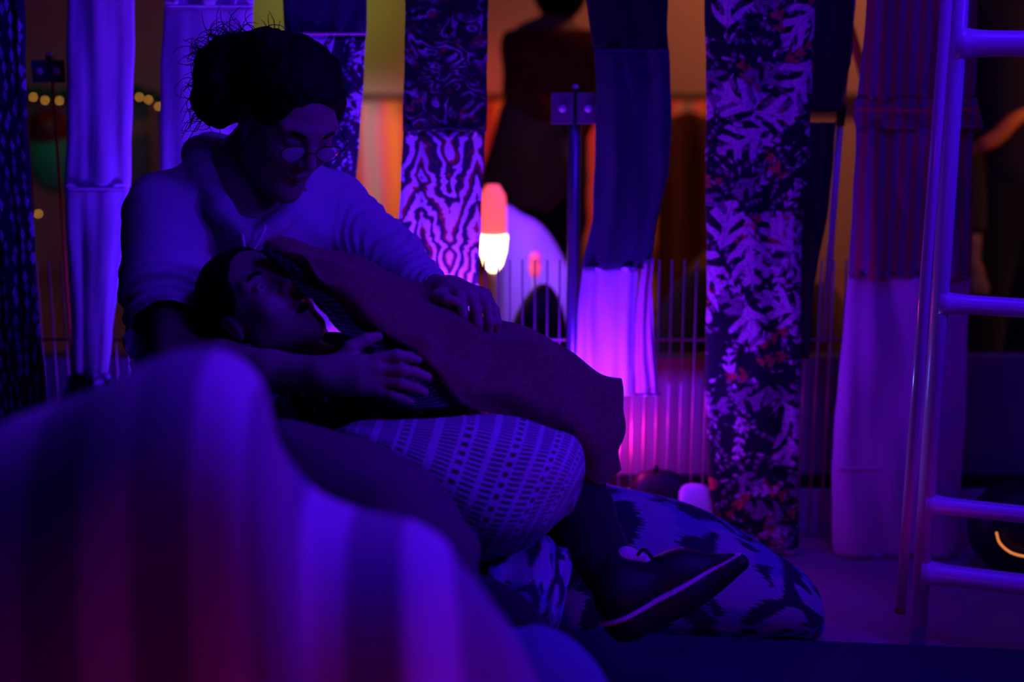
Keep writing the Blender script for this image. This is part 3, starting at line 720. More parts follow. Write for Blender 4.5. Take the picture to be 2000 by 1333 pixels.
# ------------------------------------------------------------------ people
def frame(n_vec, up):
    y = np.array(n_vec, float); y /= np.linalg.norm(y); z = np.array(up, float); z -= y*(z@y); z /= np.linalg.norm(z)
    return np.stack([np.cross(y, z), y, z], 1)
def head_sdf(R, o, s, mouth=0.0):
    o = np.asarray(o, float)
    fs = union([ell((0, -.012, .035), (.076, .096, .086)), ell((0, .030, -.025), (.060, .062, .080)), cap((-.046, .01, -.055), (0, .066, -.098), .020, .020), cap((.046, .01, -.055), (0, .066, -.098), .020, .020)], .03)
    brow = union([cap((.012, .080, .034), (.044, .066, .034), .010, .009), cap((-.012, .080, .034), (-.044, .066, .034), .010, .009)], .01)
    cheek = union([ell((.036, .062, -.020), (.022, .020, .022)), ell((-.036, .062, -.020), (.022, .020, .022))], .01)
    nose = union([cap((0, .086, .022), (0, .108, -.014), .0075, .0095), ell((.0105, .098, -.020), (.0075, .009, .007)), ell((-.0105, .098, -.020), (.0075, .009, .007))], .008)
    sock = union([ell((.030, .098, .012), (.0185, .018, .0125)), ell((-.030, .098, .012), (.0185, .018, .0125))], .003)
    lid = union([ell((.030, .0755, .0145), (.0150, .0125, .0105)), ell((-.030, .0755, .0145), (.0150, .0125, .0105))], .003)
    slit = union([ell((.031, .092, .0115), (.0105, .012, .0036)), ell((-.031, .092, .0115), (.0105, .012, .0036))], .003)
    lipu = union([cap((-.019, .082, -.053), (-.004, .0925, -.0495), .0035, .0055), cap((.019, .082, -.053), (.004, .0925, -.0495), .0035, .0055)], .004)
    ly = -.060-.016*mouth
    lipl = union([cap((-.017, .081, ly), (0, .0900, ly-.002), .0035, .0070), cap((.017, .081, ly), (0, .0900, ly-.002), .0035, .0070)], .004)
    gap = ell((0, .093, (-.0550+ly)/2-.0003), (.0165, .020, .0012+.0068*mouth))
    nost = union([ell((.0068, .100, -.028), (.0035, .006, .005)), ell((-.0068, .100, -.028), (.0035, .006, .005))], .002)
    ear = union([ell((.074, -.010, -.002), (.008, .017, .030)), ell((-.074, -.010, -.002), (.008, .017, .030))], .004)
    earc = union([ell((.083, -.006, 0), (.006, .009, .017)), ell((-.083, -.006, 0), (.006, .009, .017))], .004)
    chin = ell((0, .074, -.098-.006*mouth), (.018, .015, .013))
    def f(p):
        q = ((p-o)@R)/s
        d = fs(q); d = smin(d, brow(q), .014); d = smin(d, cheek(q), .018); d = smax(d, -sock(q), .012); d = smin(d, nose(q), .010)
        d = smin(d, lid(q), .004); d = smax(d, -slit(q), .002)
        d = smin(d, lipu(q), .005); d = smin(d, lipl(q), .006); d = smin(d, chin(q), .014); d = smax(d, -gap(q), .0025); d = smax(d, -nost(q), .003)
        e = smax(ear(q), -earc(q), .004); d = smin(d, e, .006)
        return d*s
    return f
def hand_sdf(palm, fingers, thumb):
    """palm: list of caps pts; fingers: list of (pts, radii)"""
    fs = [g for pts, rs in palm for g in chain(pts, rs)]
    pf = union(fs, .014); fg = [union(chain(pts, rs), .004) for pts, rs in fingers+[thumb]]
    def f(p):
        d = pf(p)
        g = fg[0](p)
        for h in fg[1:]: g = np.minimum(g, h(p))
        return smin(d, g, .005)
    return f
# ---- woman: head frame
th = math.radians(50); sdir = np.array([.86, -.5]); 
ph_ = math.radians(37); upw = .5*CR+.86*CU
n2 = math.sin(th)*(sdir[0]*CR+sdir[1]*CU)+math.cos(th)*(math.cos(ph_)*CT-math.sin(ph_)*upw)
up2 = math.cos(ph_)*upw+math.sin(ph_)*CT
RW = frame(n2, up2); sW = .99
oW = P(612, 294, 2.33)-RW@np.array([0, .100, .013])*sW
wl = lambda x, y, z: oW+RW@np.array([x, y, z])*sW
wbase = G(430, 1000)
wroot = empty('person', (float(P(430, 800, 2.56)[0]), 2.56, .24), 'seated woman in a pale hoodie and glasses bending over the reclining child', 'person')
neckW = [wl(0, -.030, -.045), P(487, 330, 2.47), P(490, 400, 2.50)]
skinW = [head_sdf(RW, oW, sW, 0.0)]
armN = [P(322, 420, 2.42), P(338, 560, 2.34), P(352, 700, 2.24)]
foreN = [P(352, 702, 2.24), P(430, 712, 2.19), P(530, 727, 2.14), P(640, 732, 2.10)]
armF = [P(648, 412, 2.60), P(765, 500, 2.54), P(842, 563, 2.42)]
torso_skin = union([cap(P(490, 400, 2.52), P(455, 560, 2.53), .10, .12), cap(P(450, 560, 2.54), P(435, 760, 2.56), .11, .11),
                    cap(P(340, 405, 2.46), P(640, 412, 2.58), .050, .050), cap(P(455, 380, 2.50), P(540, 400, 2.53), .07, .07)]+chain(neckW, [.052, .052, .062]), .04)
arms_skin = union(chain(armN, [.055, .045, .040])+chain(foreN, [.040, .038, .032, .026])+chain(armF, [.055, .042, .026]), .015)
legs_skin = union([cap(P(440, 760, 2.56), P(250, 930, 2.30), .10, .06), cap(P(480, 760, 2.58), P(840, 960, 2.52), .10, .06), cap(P(250, 930, 2.30), P(560, 1020, 2.36), .055, .04), cap(P(840, 960, 2.52), P(600, 1040, 2.56), .055, .04)], .03)
# near hand (spread flat on the lining)
hY = 2.10
handN = hand_sdf([([P(630, 731, hY), P(700, 735, hY-.005)], [.025, .026]), ([P(665, 712, hY), P(735, 716, hY-.008)], [.018, .017]), ([P(670, 748, hY), P(735, 752, hY-.005)], [.020, .016])],
    [([P(735, 702, hY-.008), P(775, 694, hY-.012), P(800, 698, hY-.006), P(817, 704, hY)], [.0098, .0085, .0078, .0065]),
     ([P(738, 721, hY-.010), P(785, 722, hY-.016), P(812, 728, hY-.010), P(836, 737, hY-.002)], [.0100, .0088, .0080, .0068]),
     ([P(736, 741, hY-.008), P(782, 748, hY-.014), P(808, 756, hY-.008), P(830, 766, hY)], [.0098, .0086, .0078, .0066]),
     ([P(728, 760, hY-.004), P(765, 770, hY-.010), P(785, 777, hY-.006), P(803, 785, hY)], [.0088, .0076, .0070, .0060])],
    ([P(662, 712, hY), P(686, 680, hY+.005), P(715, 664, hY+.012), P(738, 658, hY+.018)], [.014, .0115, .0098, .0078]))
# far hand, draped over the blanket
fY = 2.36
handF = hand_sdf([([P(842, 563, 2.42), P(885, 568, fY+.01)], [.024, .023]), ([P(870, 572, fY+.01), P(912, 580, fY-.02)], [.020, .015]), ([P(875, 562, fY+.01), P(945, 578, fY-.01)], [.018, .014])],
    [([P(897, 576, fY-.025), P(903, 600, fY-.05), P(906, 618, fY-.055), P(909, 632, fY-.05)], [.0100, .0090, .0080, .0066]),
     ([P(918, 574, fY-.02), P(930, 605, fY-.055), P(934, 632, fY-.060), P(935, 655, fY-.055)], [.0100, .0090, .0080, .0066]),
     ([P(936, 574, fY-.01), P(952, 602, fY-.045), P(957, 628, fY-.052), P(956, 650, fY-.048)], [.0098, .0088, .0078, .0064]),
     ([P(950, 580, fY), P(966, 606, fY-.03), P(972, 630, fY-.04), P(972, 650, fY-.038)], [.0088, .0078, .0070, .0058])],
    ([P(868, 572, fY), P(856, 578, fY-.03), P(872, 584, fY-.045), P(888, 588, fY-.05)], [.013, .0115, .0100, .0080]))
bodyW = union([torso_skin, arms_skin, legs_skin, lambda p: skinW[0](p), handN, handF], .008)
def bodyW(p, h=skinW[0]):
    d = smin(torso_skin(p), arms_skin(p), .02); d = smin(d, legs_skin(p), .03); d = smin(d, h(p), .016); d = smin(d, handN(p), .012); return smin(d, handF(p), .010)
def bounds(pts, m): a = np.array(pts); return a.min(0)-m, a.max(0)+m
lo, hi = bounds([P(250, 930, 2.30), P(345, 420, 2.42), wl(0, 0, .13), P(972, 655, 2.33), P(840, 960, 2.6), P(840, 770, 2.08), P(600, 1040, 2.56)], .07)
hi[2] = max(hi[2], oW[2]+.17)
sdf_mesh('body', bodyW, lo, hi, .0030, M['skin'], wroot)
# hoodie
hips = union([cap(P(440, 620, 2.55), P(425, 800, 2.60), .150, .165)], .02)
tors = union([cap(P(490, 430, 2.54), P(448, 640, 2.56), .135, .138), cap(P(340, 412, 2.45), P(640, 418, 2.59), .068, .066), cap(P(425, 345, 2.50), P(560, 375, 2.55), .060, .055)], .05)
slN = union(chain([P(324, 425, 2.42), P(326, 560, 2.35), P(338, 664, 2.27), P(366, 692, 2.235)], [.074, .074, .070, .060]), .02)
slF = union(chain([P(648, 415, 2.60), P(762, 506, 2.54), P(838, 566, 2.43)], [.072, .058, .036]), .02)
hood = union(chain([P(412, 300, 2.56), P(392, 305, 2.50), P(398, 345, 2.43), P(430, 405, 2.385), P(480, 462, 2.375)], [.034, .032, .024, .019, .014])+chain([P(412, 300, 2.56), P(500, 300, 2.60), P(590, 350, 2.57)], [.034, .030, .022])+chain([P(590, 350, 2.57), P(580, 395, 2.48), P(540, 440, 2.41), P(490, 468, 2.375)], [.020, .017, .014, .012]), .02)
neckcut = union([cap(P(500, 290, 2.48), P(500, 360, 2.40), .070, .062), cap(P(500, 360, 2.40), P(510, 430, 2.36), .062, .030), cap(P(490, 290, 2.40), P(505, 425, 2.26), .06, .03)], .02)
armcut = cap(P(372, 694, 2.232), P(430, 712, 2.185), .046, .046)
axN = np.array(P(340, 690, 2.25)-P(324, 425, 2.42)); axN /= np.linalg.norm(axN)
axF = np.array(P(842, 563, 2.42)-P(648, 412, 2.60)); axF /= np.linalg.norm(axF)
def hoodie(p):
    w = wav(p, 16, .008, 3)
    sn = (p-P(324, 425, 2.42))@axN; zz = np.clip((sn-.08)/.12, 0, 1)
    n_ = slN(p)+.0032*zz*np.sin(sn*280+wav(p, 17, 5.5, 5))+.0030*np.clip(zz+.3,0,1)*np.sin(sn*125+wav(p, 16, 3.0, 6))
    sf = (p-P(648, 412, 2.60))@axF
    f_ = slF(p)+.0020*np.clip(sf/.08+.2, 0, 1)*np.sin(sf*310+wav(p, 17, 6.5, 8)+p@np.array([60, 90, 90]))+.002*np.sin(sf*110+wav(p, 12, 3, 18))
    t_ = tors(p)+w+.004*np.sin(p[:, 0]*55+p[:, 2]*38+wav(p, 9, 1.6, 9))
    d = smin(t_, smin(hips(p)+w, n_, .02), .03); d = smin(d, f_, .03)
    d = smax(d, -neckcut(p), .006); d = smin(d, hood(p)+.4*w, .008)
    return smax(d, -armcut(p), .004)
lo, hi = bounds([P(230, 420, 2.30), P(230, 800, 2.80), P(860, 560, 2.38), P(420, 260, 2.6), P(420, 830, 2.4)], .06)
sdf_mesh('hoodie', hoodie, lo, hi, .0034, M['hoodie'], wroot)
def trous(p): return legs_skin(p)-.014+wav(p, 30, .003, 4)
lo, hi = bounds([P(250, 930, 2.30), P(440, 760, 2.56), P(840, 960, 2.58), P(600, 1040, 2.56)], .13)
sdf_mesh('trousers', trous, lo, hi, .008, M['black'], wroot)
for dx, k in ((0, 0), (42, 1)):
    a0 = P(470+dx, 462-18*k, 2.355+.01*k)
    tube('drawstring', spline([a0+[0, .01, .004], a0+[.006*(1 if k == 0 else 1), -.012, -.002], a0+[.010-.02*k, -.014, -.03], a0+[.012-.03*k, -.010, -.045]], 14), .0028, M['white'], wroot, 8)
# hair
hz = union([ell((0, -.020, .046), (.088, .102, .089)), ell((0, -.055, .020), (.080, .070, .078))], .03)
facecut = ell((0, .106, -.012), (.078, .078, .108)); temple = ell((-.07, .045, -.07), (.05, .05, .07)); temple2 = ell((.07, .045, -.07), (.05, .05, .07))
bun = union([cap(P(432, 128, 2.40), P(422, 205, 2.40), .040, .036), cap(P(455, 105, 2.40), P(520, 100, 2.38), .036, .040), ell(P(428, 175, 2.40), (.042, .045, .050))], .02)
def hairW(p):
    q = ((p-oW)@RW)/sW
    d = hz(q); d = smax(d, -facecut(q), .006); d = smax(d, -temple(q), .01); d = smax(d, -temple2(q), .01)
    e = ell((.078, -.006, -.012), (.02, .026, .036)); d = smax(d, -ell((.080, -.004, -.004), (.016, .022, .030))(q), .004)
    d = smin(d*sW, bun(p), .02)+wav(p, 55, .004, 21)+wav(p, 130, .0014, 22)
    return smax(d, -facecut(q)*sW, .004)
lo, hi = bounds([oW], .2)
hair = sdf_mesh('hair', hairW, lo, hi, .0032, M['hair'], wroot)
paths = []
for i in range(150):
    a0 = rng.uniform(0, 2*PI); ci = P(*[(428, 120), (420, 185), (455, 98), (520, 92), (575, 98)][rng.choice(5, p=[.28, .34, .2, .1, .08])], 2.40)
    dv = math.cos(a0)*CR+math.sin(a0)*CU
    if dv@CR > .45: dv = dv-2*(dv@CR)*CR
    if ci[2] > P(0, 140, 2.4)[2] and dv@CU < 0: dv = dv-2*(dv@CU)*CU
    st = ci+dv*.030; d0 = dv+rng.normal(size=3)*.9; d0 = d0-CT*(d0@CT)*.5; d0 /= np.linalg.norm(d0)
    L = rng.uniform(.02, .06); cv = rng.uniform(30, 110)*rng.choice([-1, 1]); pt = [st]; K = 18
    for k in range(K):
        a_ = cv*L/K*(.6+.4*math.sin(k*.5+i)); d0 = d0*math.cos(a_)+np.cross(CT, d0)*math.sin(a_); d0 = d0/np.linalg.norm(d0)
        pt.append(pt[-1]+d0*L/K)
    paths.append((pt, np.linspace(.0010, .0004, len(pt))))
for i in range(10):
    st = P(400+rng.uniform(-6, 6), 205+rng.uniform(-30, 40), 2.39); pt = [st]
    for k in range(12): pt.append(pt[-1]+np.array([-.0035-.001*math.sin(k*.6+i), .0005, -.003+.0035*math.sin(k*.5+i*2)]))
    paths.append((pt, np.linspace(.0010, .0004, len(pt))))
mesh_obj('loose_curls', *tubes(paths, 4), M['hair'], wroot)
for sx in (-1, 1):
    ey = ball('eyeball', wl(sx*.0305, .0738, .012), .0115*sW, M['eye'], wroot, 14, 18)
    ball('iris', wl(sx*.031, .0795, .0105), .0060*sW, M['iris'], ey, 10, 12)
    tube('eyebrow', spline([wl(sx*.014, .0905, .030), wl(sx*.030, .088, .037), wl(sx*.046, .074, .033)], 10), [.0015, .0026, .003, .003, .003, .003, .0028, .0024, .0018, .001], M['hair'], wroot, 8)
tube('lips', spline([wl(-.018, .0865, -.0545), wl(0, .0975, -.0555), wl(.018, .0865, -.0545)], 12), .0022, M['lips'], wroot, 8)
# glasses
gl = bpy.data.objects.new('glasses', None)
ring = []
def gp(x, y, z): return wl(x, y, z)
pth = []
for sx in (-1, 1):
    pth.append(([gp(sx*.033+.0225*math.cos(a), .109-.010*abs(math.cos(a)*.6+sx*.0)-.006, .006+.0175*math.sin(a)) for a in np.linspace(0, 2*PI, 36)], .0012))
    pth.append(([gp(sx*.0555, .100, .010), gp(sx*.072, .085, .014), gp(sx*.080, .03, .010), gp(sx*.080, -.012, .004)], .0013))
pth.append((spline([gp(-.0105, .103, .010), gp(0, .107, .013), gp(.0105, .103, .010)], 8), .0012))
gl = mesh_obj('glasses', *tubes(pth, 8), M['glasses'], wroot); tag(gl, 'thin dark framed glasses')
for sx in (-1, 1):
    V = [gp(sx*.033, .1035, .006)]+[gp(sx*.033+.0215*math.cos(a), .102-.006*abs(math.cos(a)), .006+.0165*math.sin(a)) for a in np.linspace(0, 2*PI, 32, endpoint=False)]
    mesh_obj('lens', np.array(V), [(0, 1+j, 1+(j+1) % 32) for j in range(32)], M['lens'], gl)
# ---- child
thc = math.radians(44); n3 = math.sin(thc)*(.73*CR+.68*CU)+math.cos(thc)*CT; up3 = -.68*CR+.73*CU
RC = frame(n3, up3); sC = .86
oC = P(592, 598, 2.18)-RC@np.array([0, .094, -.062])*sC
cl = lambda x, y, z: oC+RC@np.array([x, y, z])*sC
croot = empty('person', (float(P(760, 860, 2.32)[0]), 2.32, .3), 'child lying back with open mouth and short dark hair, half under the maroon blanket', 'person')
headC = head_sdf(RC, oC, sC, .75)
kn = P(1120, 950, 2.30); an = P(1185, 1110, 2.20)
legC = union([cap(P(870, 900, 2.34), P(1085, 955, 2.30), .062, .055), cap(P(1110, 955, 2.30), P(1185, 1105, 2.20), .050, .036), cap(P(880, 930, 2.38), P(1080, 1090, 2.36), .06, .048), cap(P(1080, 1090, 2.36), P(960, 1170, 2.18), .045, .038)], .02)
torC = union([cap(P(665, 765, 2.30), P(860, 870, 2.34), .072, .080), cap(P(650, 720, 2.34), P(660, 800, 2.26), .050, .05)], .03)
nkC = union(chain([cl(0, -.025, -.06), P(600, 712, 2.27), P(655, 745, 2.30)], [.040, .040, .046]), .02)
armC = union(chain([P(655, 800, 2.25), P(750, 855, 2.20), P(850, 850, 2.22)], [.032, .027, .020]), .015)
handC = hand_sdf([([P(850, 850, 2.22), P(895, 850, 2.23)], [.019, .020])], [([P(900, 835+9*i, 2.23), P(925, 833+10*i, 2.235), P(945-4*abs(i-1), 836+10*i, 2.245)], [.007, .0065, .0055]) for i in range(4)], ([P(868, 842, 2.22), P(885, 825, 2.225), P(905, 818, 2.23)], [.009, .0078, .0065]))
def bodyC(p):
    d = smin(torC(p), nkC(p), .02); d = smin(d, legC(p), .02); d = smin(d, armC(p), .015); d = smin(d, handC(p), .008); return smin(d, headC(p), .012)
lo, hi = bounds([cl(0, 0, .12), cl(0, .12, 0), P(660, 800, 2.18), P(1190, 1110, 2.16), P(960, 1170, 2.18), P(870, 900, 2.4)], .07)
sdf_mesh('body', bodyC, lo, hi, .0028, M['skin'], croot)
hzc = union([ell((0, -.018, .040), (.083, .098, .088))], .01); fcc = ell((0, .100, -.005), (.082, .090, .106)); ecc = ell((.080, -.004, -.010), (.022, .024, .034)); ecc2 = ell((-.080, -.004, -.010), (.022, .024, .034)); nap = ell((0, .02, -.10), (.12, .07, .07))
def hairC(p):
    q = ((p-oC)@RC)/sC; d = hzc(q)
    for g in (fcc, ecc, ecc2, nap): d = smax(d, -g(q), .006)
    return d*sC+wav(p, 120, .0012, 31)
lo, hi = bounds([oC], .13); sdf_mesh('hair', hairC, lo, hi, .003, M['hair'], croot)
for sx in (-1, 1):
    ey = ball('eyeball', cl(sx*.0305, .0738, .012), .0115*sC, M['eye'], croot, 14, 18)
    ball('iris', cl(sx*.0305+.0010, .0795, .0115), .0062*sC, M['iris'], ey, 10, 12)
    tube('eyebrow', spline([cl(sx*.014, .0905, .031), cl(sx*.030, .088, .0385), cl(sx*.046, .074, .035)], 10), [.0015, .0026, .003, .003, .003, .003, .0028, .0024, .0018, .001], M['hair'], croot, 8)
ly = -.060-.016*.75
ball('mouth_opening', cl(0, .0815, (-.055+ly)/2), np.array([.0145, .008, .0055])*sC, M['mouth'], croot, 12, 16, RC)
tube('lips', spline([cl(.0175, .086, -.0535), cl(.005, .0965, -.0495), cl(0, .0965, -.0505), cl(-.005, .0965, -.0495), cl(-.0175, .086, -.0535)], 16), .0024*sC, M['lips'], croot, 8)
def shirtC(p):
    d = smin(torC(p)-.010, armC(p)-.008+np.maximum(0, (p-P(720, 840, 2.21))@np.array([1., 0, 0]))*3, .015)+wav(p, 30, .003, 5)
    return smax(d, -nkC(p)+.006, .004)
lo, hi = bounds([P(560, 700, 2.22), P(880, 930, 2.42)], .08)
sdf_mesh('t_shirt', shirtC, lo, hi, .004, M['shirt'], croot)
col = [P(632+62*(.5+.5*math.cos(a))-4, 695+26*math.sin(a)*.5+12*(.5+.5*math.cos(a)), 2.30+.045*math.sin(a)) for a in np.linspace(0, 2*PI, 30)]
for k, mm in ((0, M['black']), (1, M['white']), (2, M['black'])):
    tube('collar_stripe', [q+np.array([.006*k, 0, -.009*k]) for q in col], .0052, mm, croot, 8)
def trC(p): return legC(p)-.012+wav(p, 40, .0025, 6)
lo, hi = bounds([P(870, 900, 2.40), P(1200, 1110, 2.15), P(960, 1170, 2.14)], .08)
sdf_mesh('trousers', trC, lo, hi, .0045, M['black'], croot)
# shoe (toe to the right, sole turned towards the viewer)
sh = bpy.data.objects.new('shoe', None)
toe = P(1455, 1092, 2.12); heel = P(1205, 1215, 2.10)
shoeU = union([cap(P(1218, 1160, 2.14), P(1330, 1120, 2.15), .042, .036), cap(P(1330, 1125, 2.15), P(1432, 1098, 2.13), .034, .014), cap(P(1205, 1115, 2.18), P(1222, 1165, 2.15), .040, .046)], .03)
ucut_n = None
def plane_side(p):
    # plane of the welt: through three points
    a, b, c_ = P(1225, 1208, 2.09), P(1462, 1084, 2.10), P(1340, 1100, 2.22)
    n_ = np.cross(b-a, c_-a); n_ /= np.linalg.norm(n_)
    if n_[2] < 0: n_ = -n_
    return (p-a)@n_
def upper(p): return smax(shoeU(p), -plane_side(p), .004)
lo, hi = bounds([P(1200, 1090, 2.1), P(1460, 1230, 2.2)], .07)
sho = sdf_mesh('shoe', upper, lo, hi, .003, M['blackpl'], croot); tag(sho, 'black canvas shoe with a pale welt line')
soleF = union([cap(P(1232, 1200, 2.135), P(1330, 1158, 2.145), .048, .044), cap(P(1330, 1158, 2.145), P(1446, 1100, 2.13), .044, .014)], .03)
def sole(p):
    s_ = plane_side(p); return smax(smax(soleF(p), s_, .003), -s_-.046, .010)
sl = sdf_mesh('sole', sole, lo, hi, .003, M['blackpl'], sho)
def welt(p):
    s_ = plane_side(p); return smax(soleF(p)-.0025, np.abs(s_)-.0032, .002)
sdf_mesh('welt', welt, lo, hi, .0022, M['lilac'], sho)
sock = union(chain([P(1196, 1100, 2.20), P(1225, 1092, 2.17), P(1262, 1096, 2.15)], [.02, .018, .010]), .01)
lo, hi = bounds([P(1196, 1100, 2.20), P(1262, 1096, 2.15)], .03)
sdf_mesh('shoe_tongue', sock, lo, hi, .003, M['lilac'], sho)
tube('lace', spline([P(1245, 1085, 2.13), P(1256, 1074, 2.125), P(1266, 1080, 2.12), P(1275, 1092, 2.12), P(1290, 1088, 2.115)], 16), .003, M['blackpl'], sho, 6)
# ------------------------------------------------------------------ maroon blanket held over the child
def row(*a): return [P(*q) for q in a]
outer = [row((514, 480, 2.20), (517, 483, 2.185), (521, 485, 2.18), (526, 487, 2.18)),
 row((562, 482, 2.24), (566, 488, 2.20), (572, 498, 2.18), (578, 507, 2.17)),
 row((622, 490, 2.29), (622, 505, 2.22), (620, 525, 2.175), (616, 548, 2.16)),
 row((690, 503, 2.34), (688, 525, 2.25), (682, 555, 2.17), (668, 584, 2.15)),
 row((760, 538, 2.38), (758, 565, 2.27), (748, 605, 2.165), (726, 638, 2.14)),
 row((820, 562, 2.39), (822, 600, 2.28), (812, 645, 2.16), (790, 674, 2.13)),
 row((880, 588, 2.37), (888, 630, 2.27), (872, 680, 2.17), (838, 702, 2.13)),
 row((940, 612, 2.37), (950, 670, 2.27), (930, 735, 2.18), (898, 786, 2.15)),
 row((1010, 636, 2.38), (1015, 690, 2.27), (1005, 760, 2.20), (985, 815, 2.19)),
 row((1060, 655, 2.39), (1068, 715, 2.27), (1065, 790, 2.20), (1050, 850, 2.21)),
 row((1110, 684, 2.40), (1120, 745, 2.28), (1120, 830, 2.22), (1115, 900, 2.24)),
 row((1165, 722, 2.41), (1170, 785, 2.30), (1170, 868, 2.24), (1163, 946, 2.26)),
 row((1214, 740, 2.42), (1215, 800, 2.33), (1215, 862, 2.28), (1213, 918, 2.28))]
bk = empty('blanket', tuple(P(860, 780, 2.25)), 'thick maroon blanket with a knitted lining lifted over the reclining child', 'blanket')
def bd(u, v):
    a = .004*np.sin(u*19+v*5)+.003*np.sin(u*31-v*9)+.0035*np.sin(v*14+u*6)
    b = -.022*np.exp(-((u-.50)/.035)**2-((v-.72)/.3)**2)-.016*np.exp(-((u-.60)/.05)**2-((v-.5)/.25)**2)
    return a+b
patch('outer_cloth', outer, M['maroonb'], bk, 150, 70, .012, bd)
lin = [row((530, 480, 2.200), (518, 486, 2.197), (514, 487, 2.20)),
 row((590, 500, 2.190), (560, 516, 2.18), (545, 526, 2.185)),
 row((632, 540, 2.185), (594, 556, 2.172), (577, 555, 2.18)),
 row((684, 574, 2.180), (636, 592, 2.162), (615, 584, 2.17)),
 row((742, 628, 2.172), (680, 642, 2.152), (652, 620, 2.165)),
 row((806, 664, 2.166), (722, 690, 2.145), (678, 655, 2.155)),
 row((856, 692, 2.168), (760, 745, 2.14), (704, 706, 2.150)),
 row((886, 738, 2.172), (810, 775, 2.145), (720, 770, 2.150)),
 row((915, 786, 2.175), (840, 800, 2.150), (770, 800, 2.150))]
patch('knitted_lining', lin, M['knit'], bk, 90, 40, .009, lambda u, v: .003*np.sin(u*30+v*8)+.002*np.sin(v*20))
# knobbly corner
cps = [P(516+i*4.3+5*math.sin(i*2.1), 486+i*3.3+5*math.cos(i*1.7), 2.176) for i in range(22)]
tube('lining_fringe', spline(cps, 90), [.006+.0022*math.sin(i*1.3) for i in range(90)], M['knit'], bk, 8)
# ------------------------------------------------------------------ bolster, cushions
def fold_ax(a, s): return lambda u, v: a*np.sin(u*s+2*np.sin(v))+a*.6*np.sin(v*3+u*7)
def roll(px, py, r, ang_, Y): 
    dx, dy = math.sin(math.radians(ang_)), -math.cos(math.radians(ang_))
    return (P(px+dx*r, py+dy*r, Y+.02), P(px-dx*r, py-dy*r, Y-.02))
secs = []
for px_, py_, r, a_, dpt in ((650, 862, 14, 20, .012), (700, 872, 48, 20, .04), (770, 895, 84, 20, .07), (850, 922, 116, 20, .095), (920, 945, 138, 22, .11), (980, 958, 146, 24, .115), (1030, 965, 138, 26, .11), (1070, 968, 118, 28, .095), (1103, 970, 84, 28, .07), (1121, 971, 45, 28, .035), (1127, 971, 10, 28, .008)):
    t_, b_ = roll(px_, py_, r, a_, 2.09); secs.append((t_, b_, dpt))
tag(pillow('bolster', secs, M['woven'], None, 110, 72, 2.1, lambda u, v: .0035*np.sin(u*20+v*2)+.002*np.sin(v*7-u*9)), 'large pale bolster with a woven grid pattern beneath the maroon blanket', 'bolster')
secs = [(P(x, y, 1.89), P(x-10, yb, 1.86), t) for x, y, yb, t in ((520, 850, 930, .01), (545, 832, 1010, .05), (600, 834, 1080, .08), (680, 845, 1130, .095), (760, 880, 1160, .10), (830, 925, 1180, .095), (885, 978, 1180, .08), (920, 1035, 1170, .055), (934, 1080, 1140, .02))]
tag(pillow('plum_cushion', secs, M['plum'], None, 60, 48, 2.4, lambda u, v: .006*np.sin(u*13+v*3)+.003*np.sin(v*6+u*20)), 'dark plum cushion wedged between the bolster and the striped blanket', 'cushion')
IY = 2.44
def gz(px_, z=.006, Y=IY): q = P(px_, 1235, Y); return np.array([q[0], Y-.02, z])
ik = [(P(1085, 1030, 2.55), gz(1090), .03), (P(1120, 965, 2.57), gz(1120), .05), (P(1165, 944, 2.58), gz(1170), .07), (P(1250, 958, 2.56), gz(1250), .085), (P(1340, 988, 2.54), gz(1340), .09), (P(1420, 1026, 2.52), gz(1420), .09), (P(1500, 1070, 2.50), gz(1495), .085), (P(1560, 1112, 2.48), gz(1550), .065), (P(1592, 1152, 2.46), gz(1585), .04), (P(1606, 1190, 2.45), gz(1600, .02), .015)]
tag(pillow('ikat_cushion', ik, M['ikat'], None, 90, 60, 2.2, lambda u, v: .004*np.sin(u*15+v*2)), 'blue and dark ikat cushion on the floor right of the bolster', 'cushion')
i2 = [(P(925, 1100, 2.10), P(930, 1150, 2.06), .01), (P(955, 1085, 2.12), P(960, 1180, 2.02), .03), (P(1010, 1068, 2.14), P(1020, 1205, 2.00), .045), (P(1060, 1062, 2.15), P(1062, 1225, 2.0), .045), (P(1100, 1075, 2.14), P(1080, 1232, 2.0), .035), (P(1118, 1105, 2.12), P(1095, 1215, 2.01), .012)]
tag(pillow('scarf_bundle', i2, M['ikat'], None, 50, 36, 2.2, lambda u, v: .006*np.sin(u*22+v*2)), 'crumpled patterned cloth on the mat under the end of the bolster', 'cloth')
i3 = [(P(905, 1150, 1.90), P(905, 1230, 1.88), .01), (P(930, 1128, 1.92), P(930, 1270, 1.86), .05), (P(975, 1140, 1.92), P(980, 1300, 1.86), .06), (P(1030, 1180, 1.92), P(1030, 1310, 1.86), .05), (P(1068, 1222, 1.91), P(1066, 1290, 1.87), .015)]
tag(pillow('dark_pillow', i3, M['black'], None, 40, 36, 2.2), 'black pillow tucked behind the blue fleece', 'cushion')
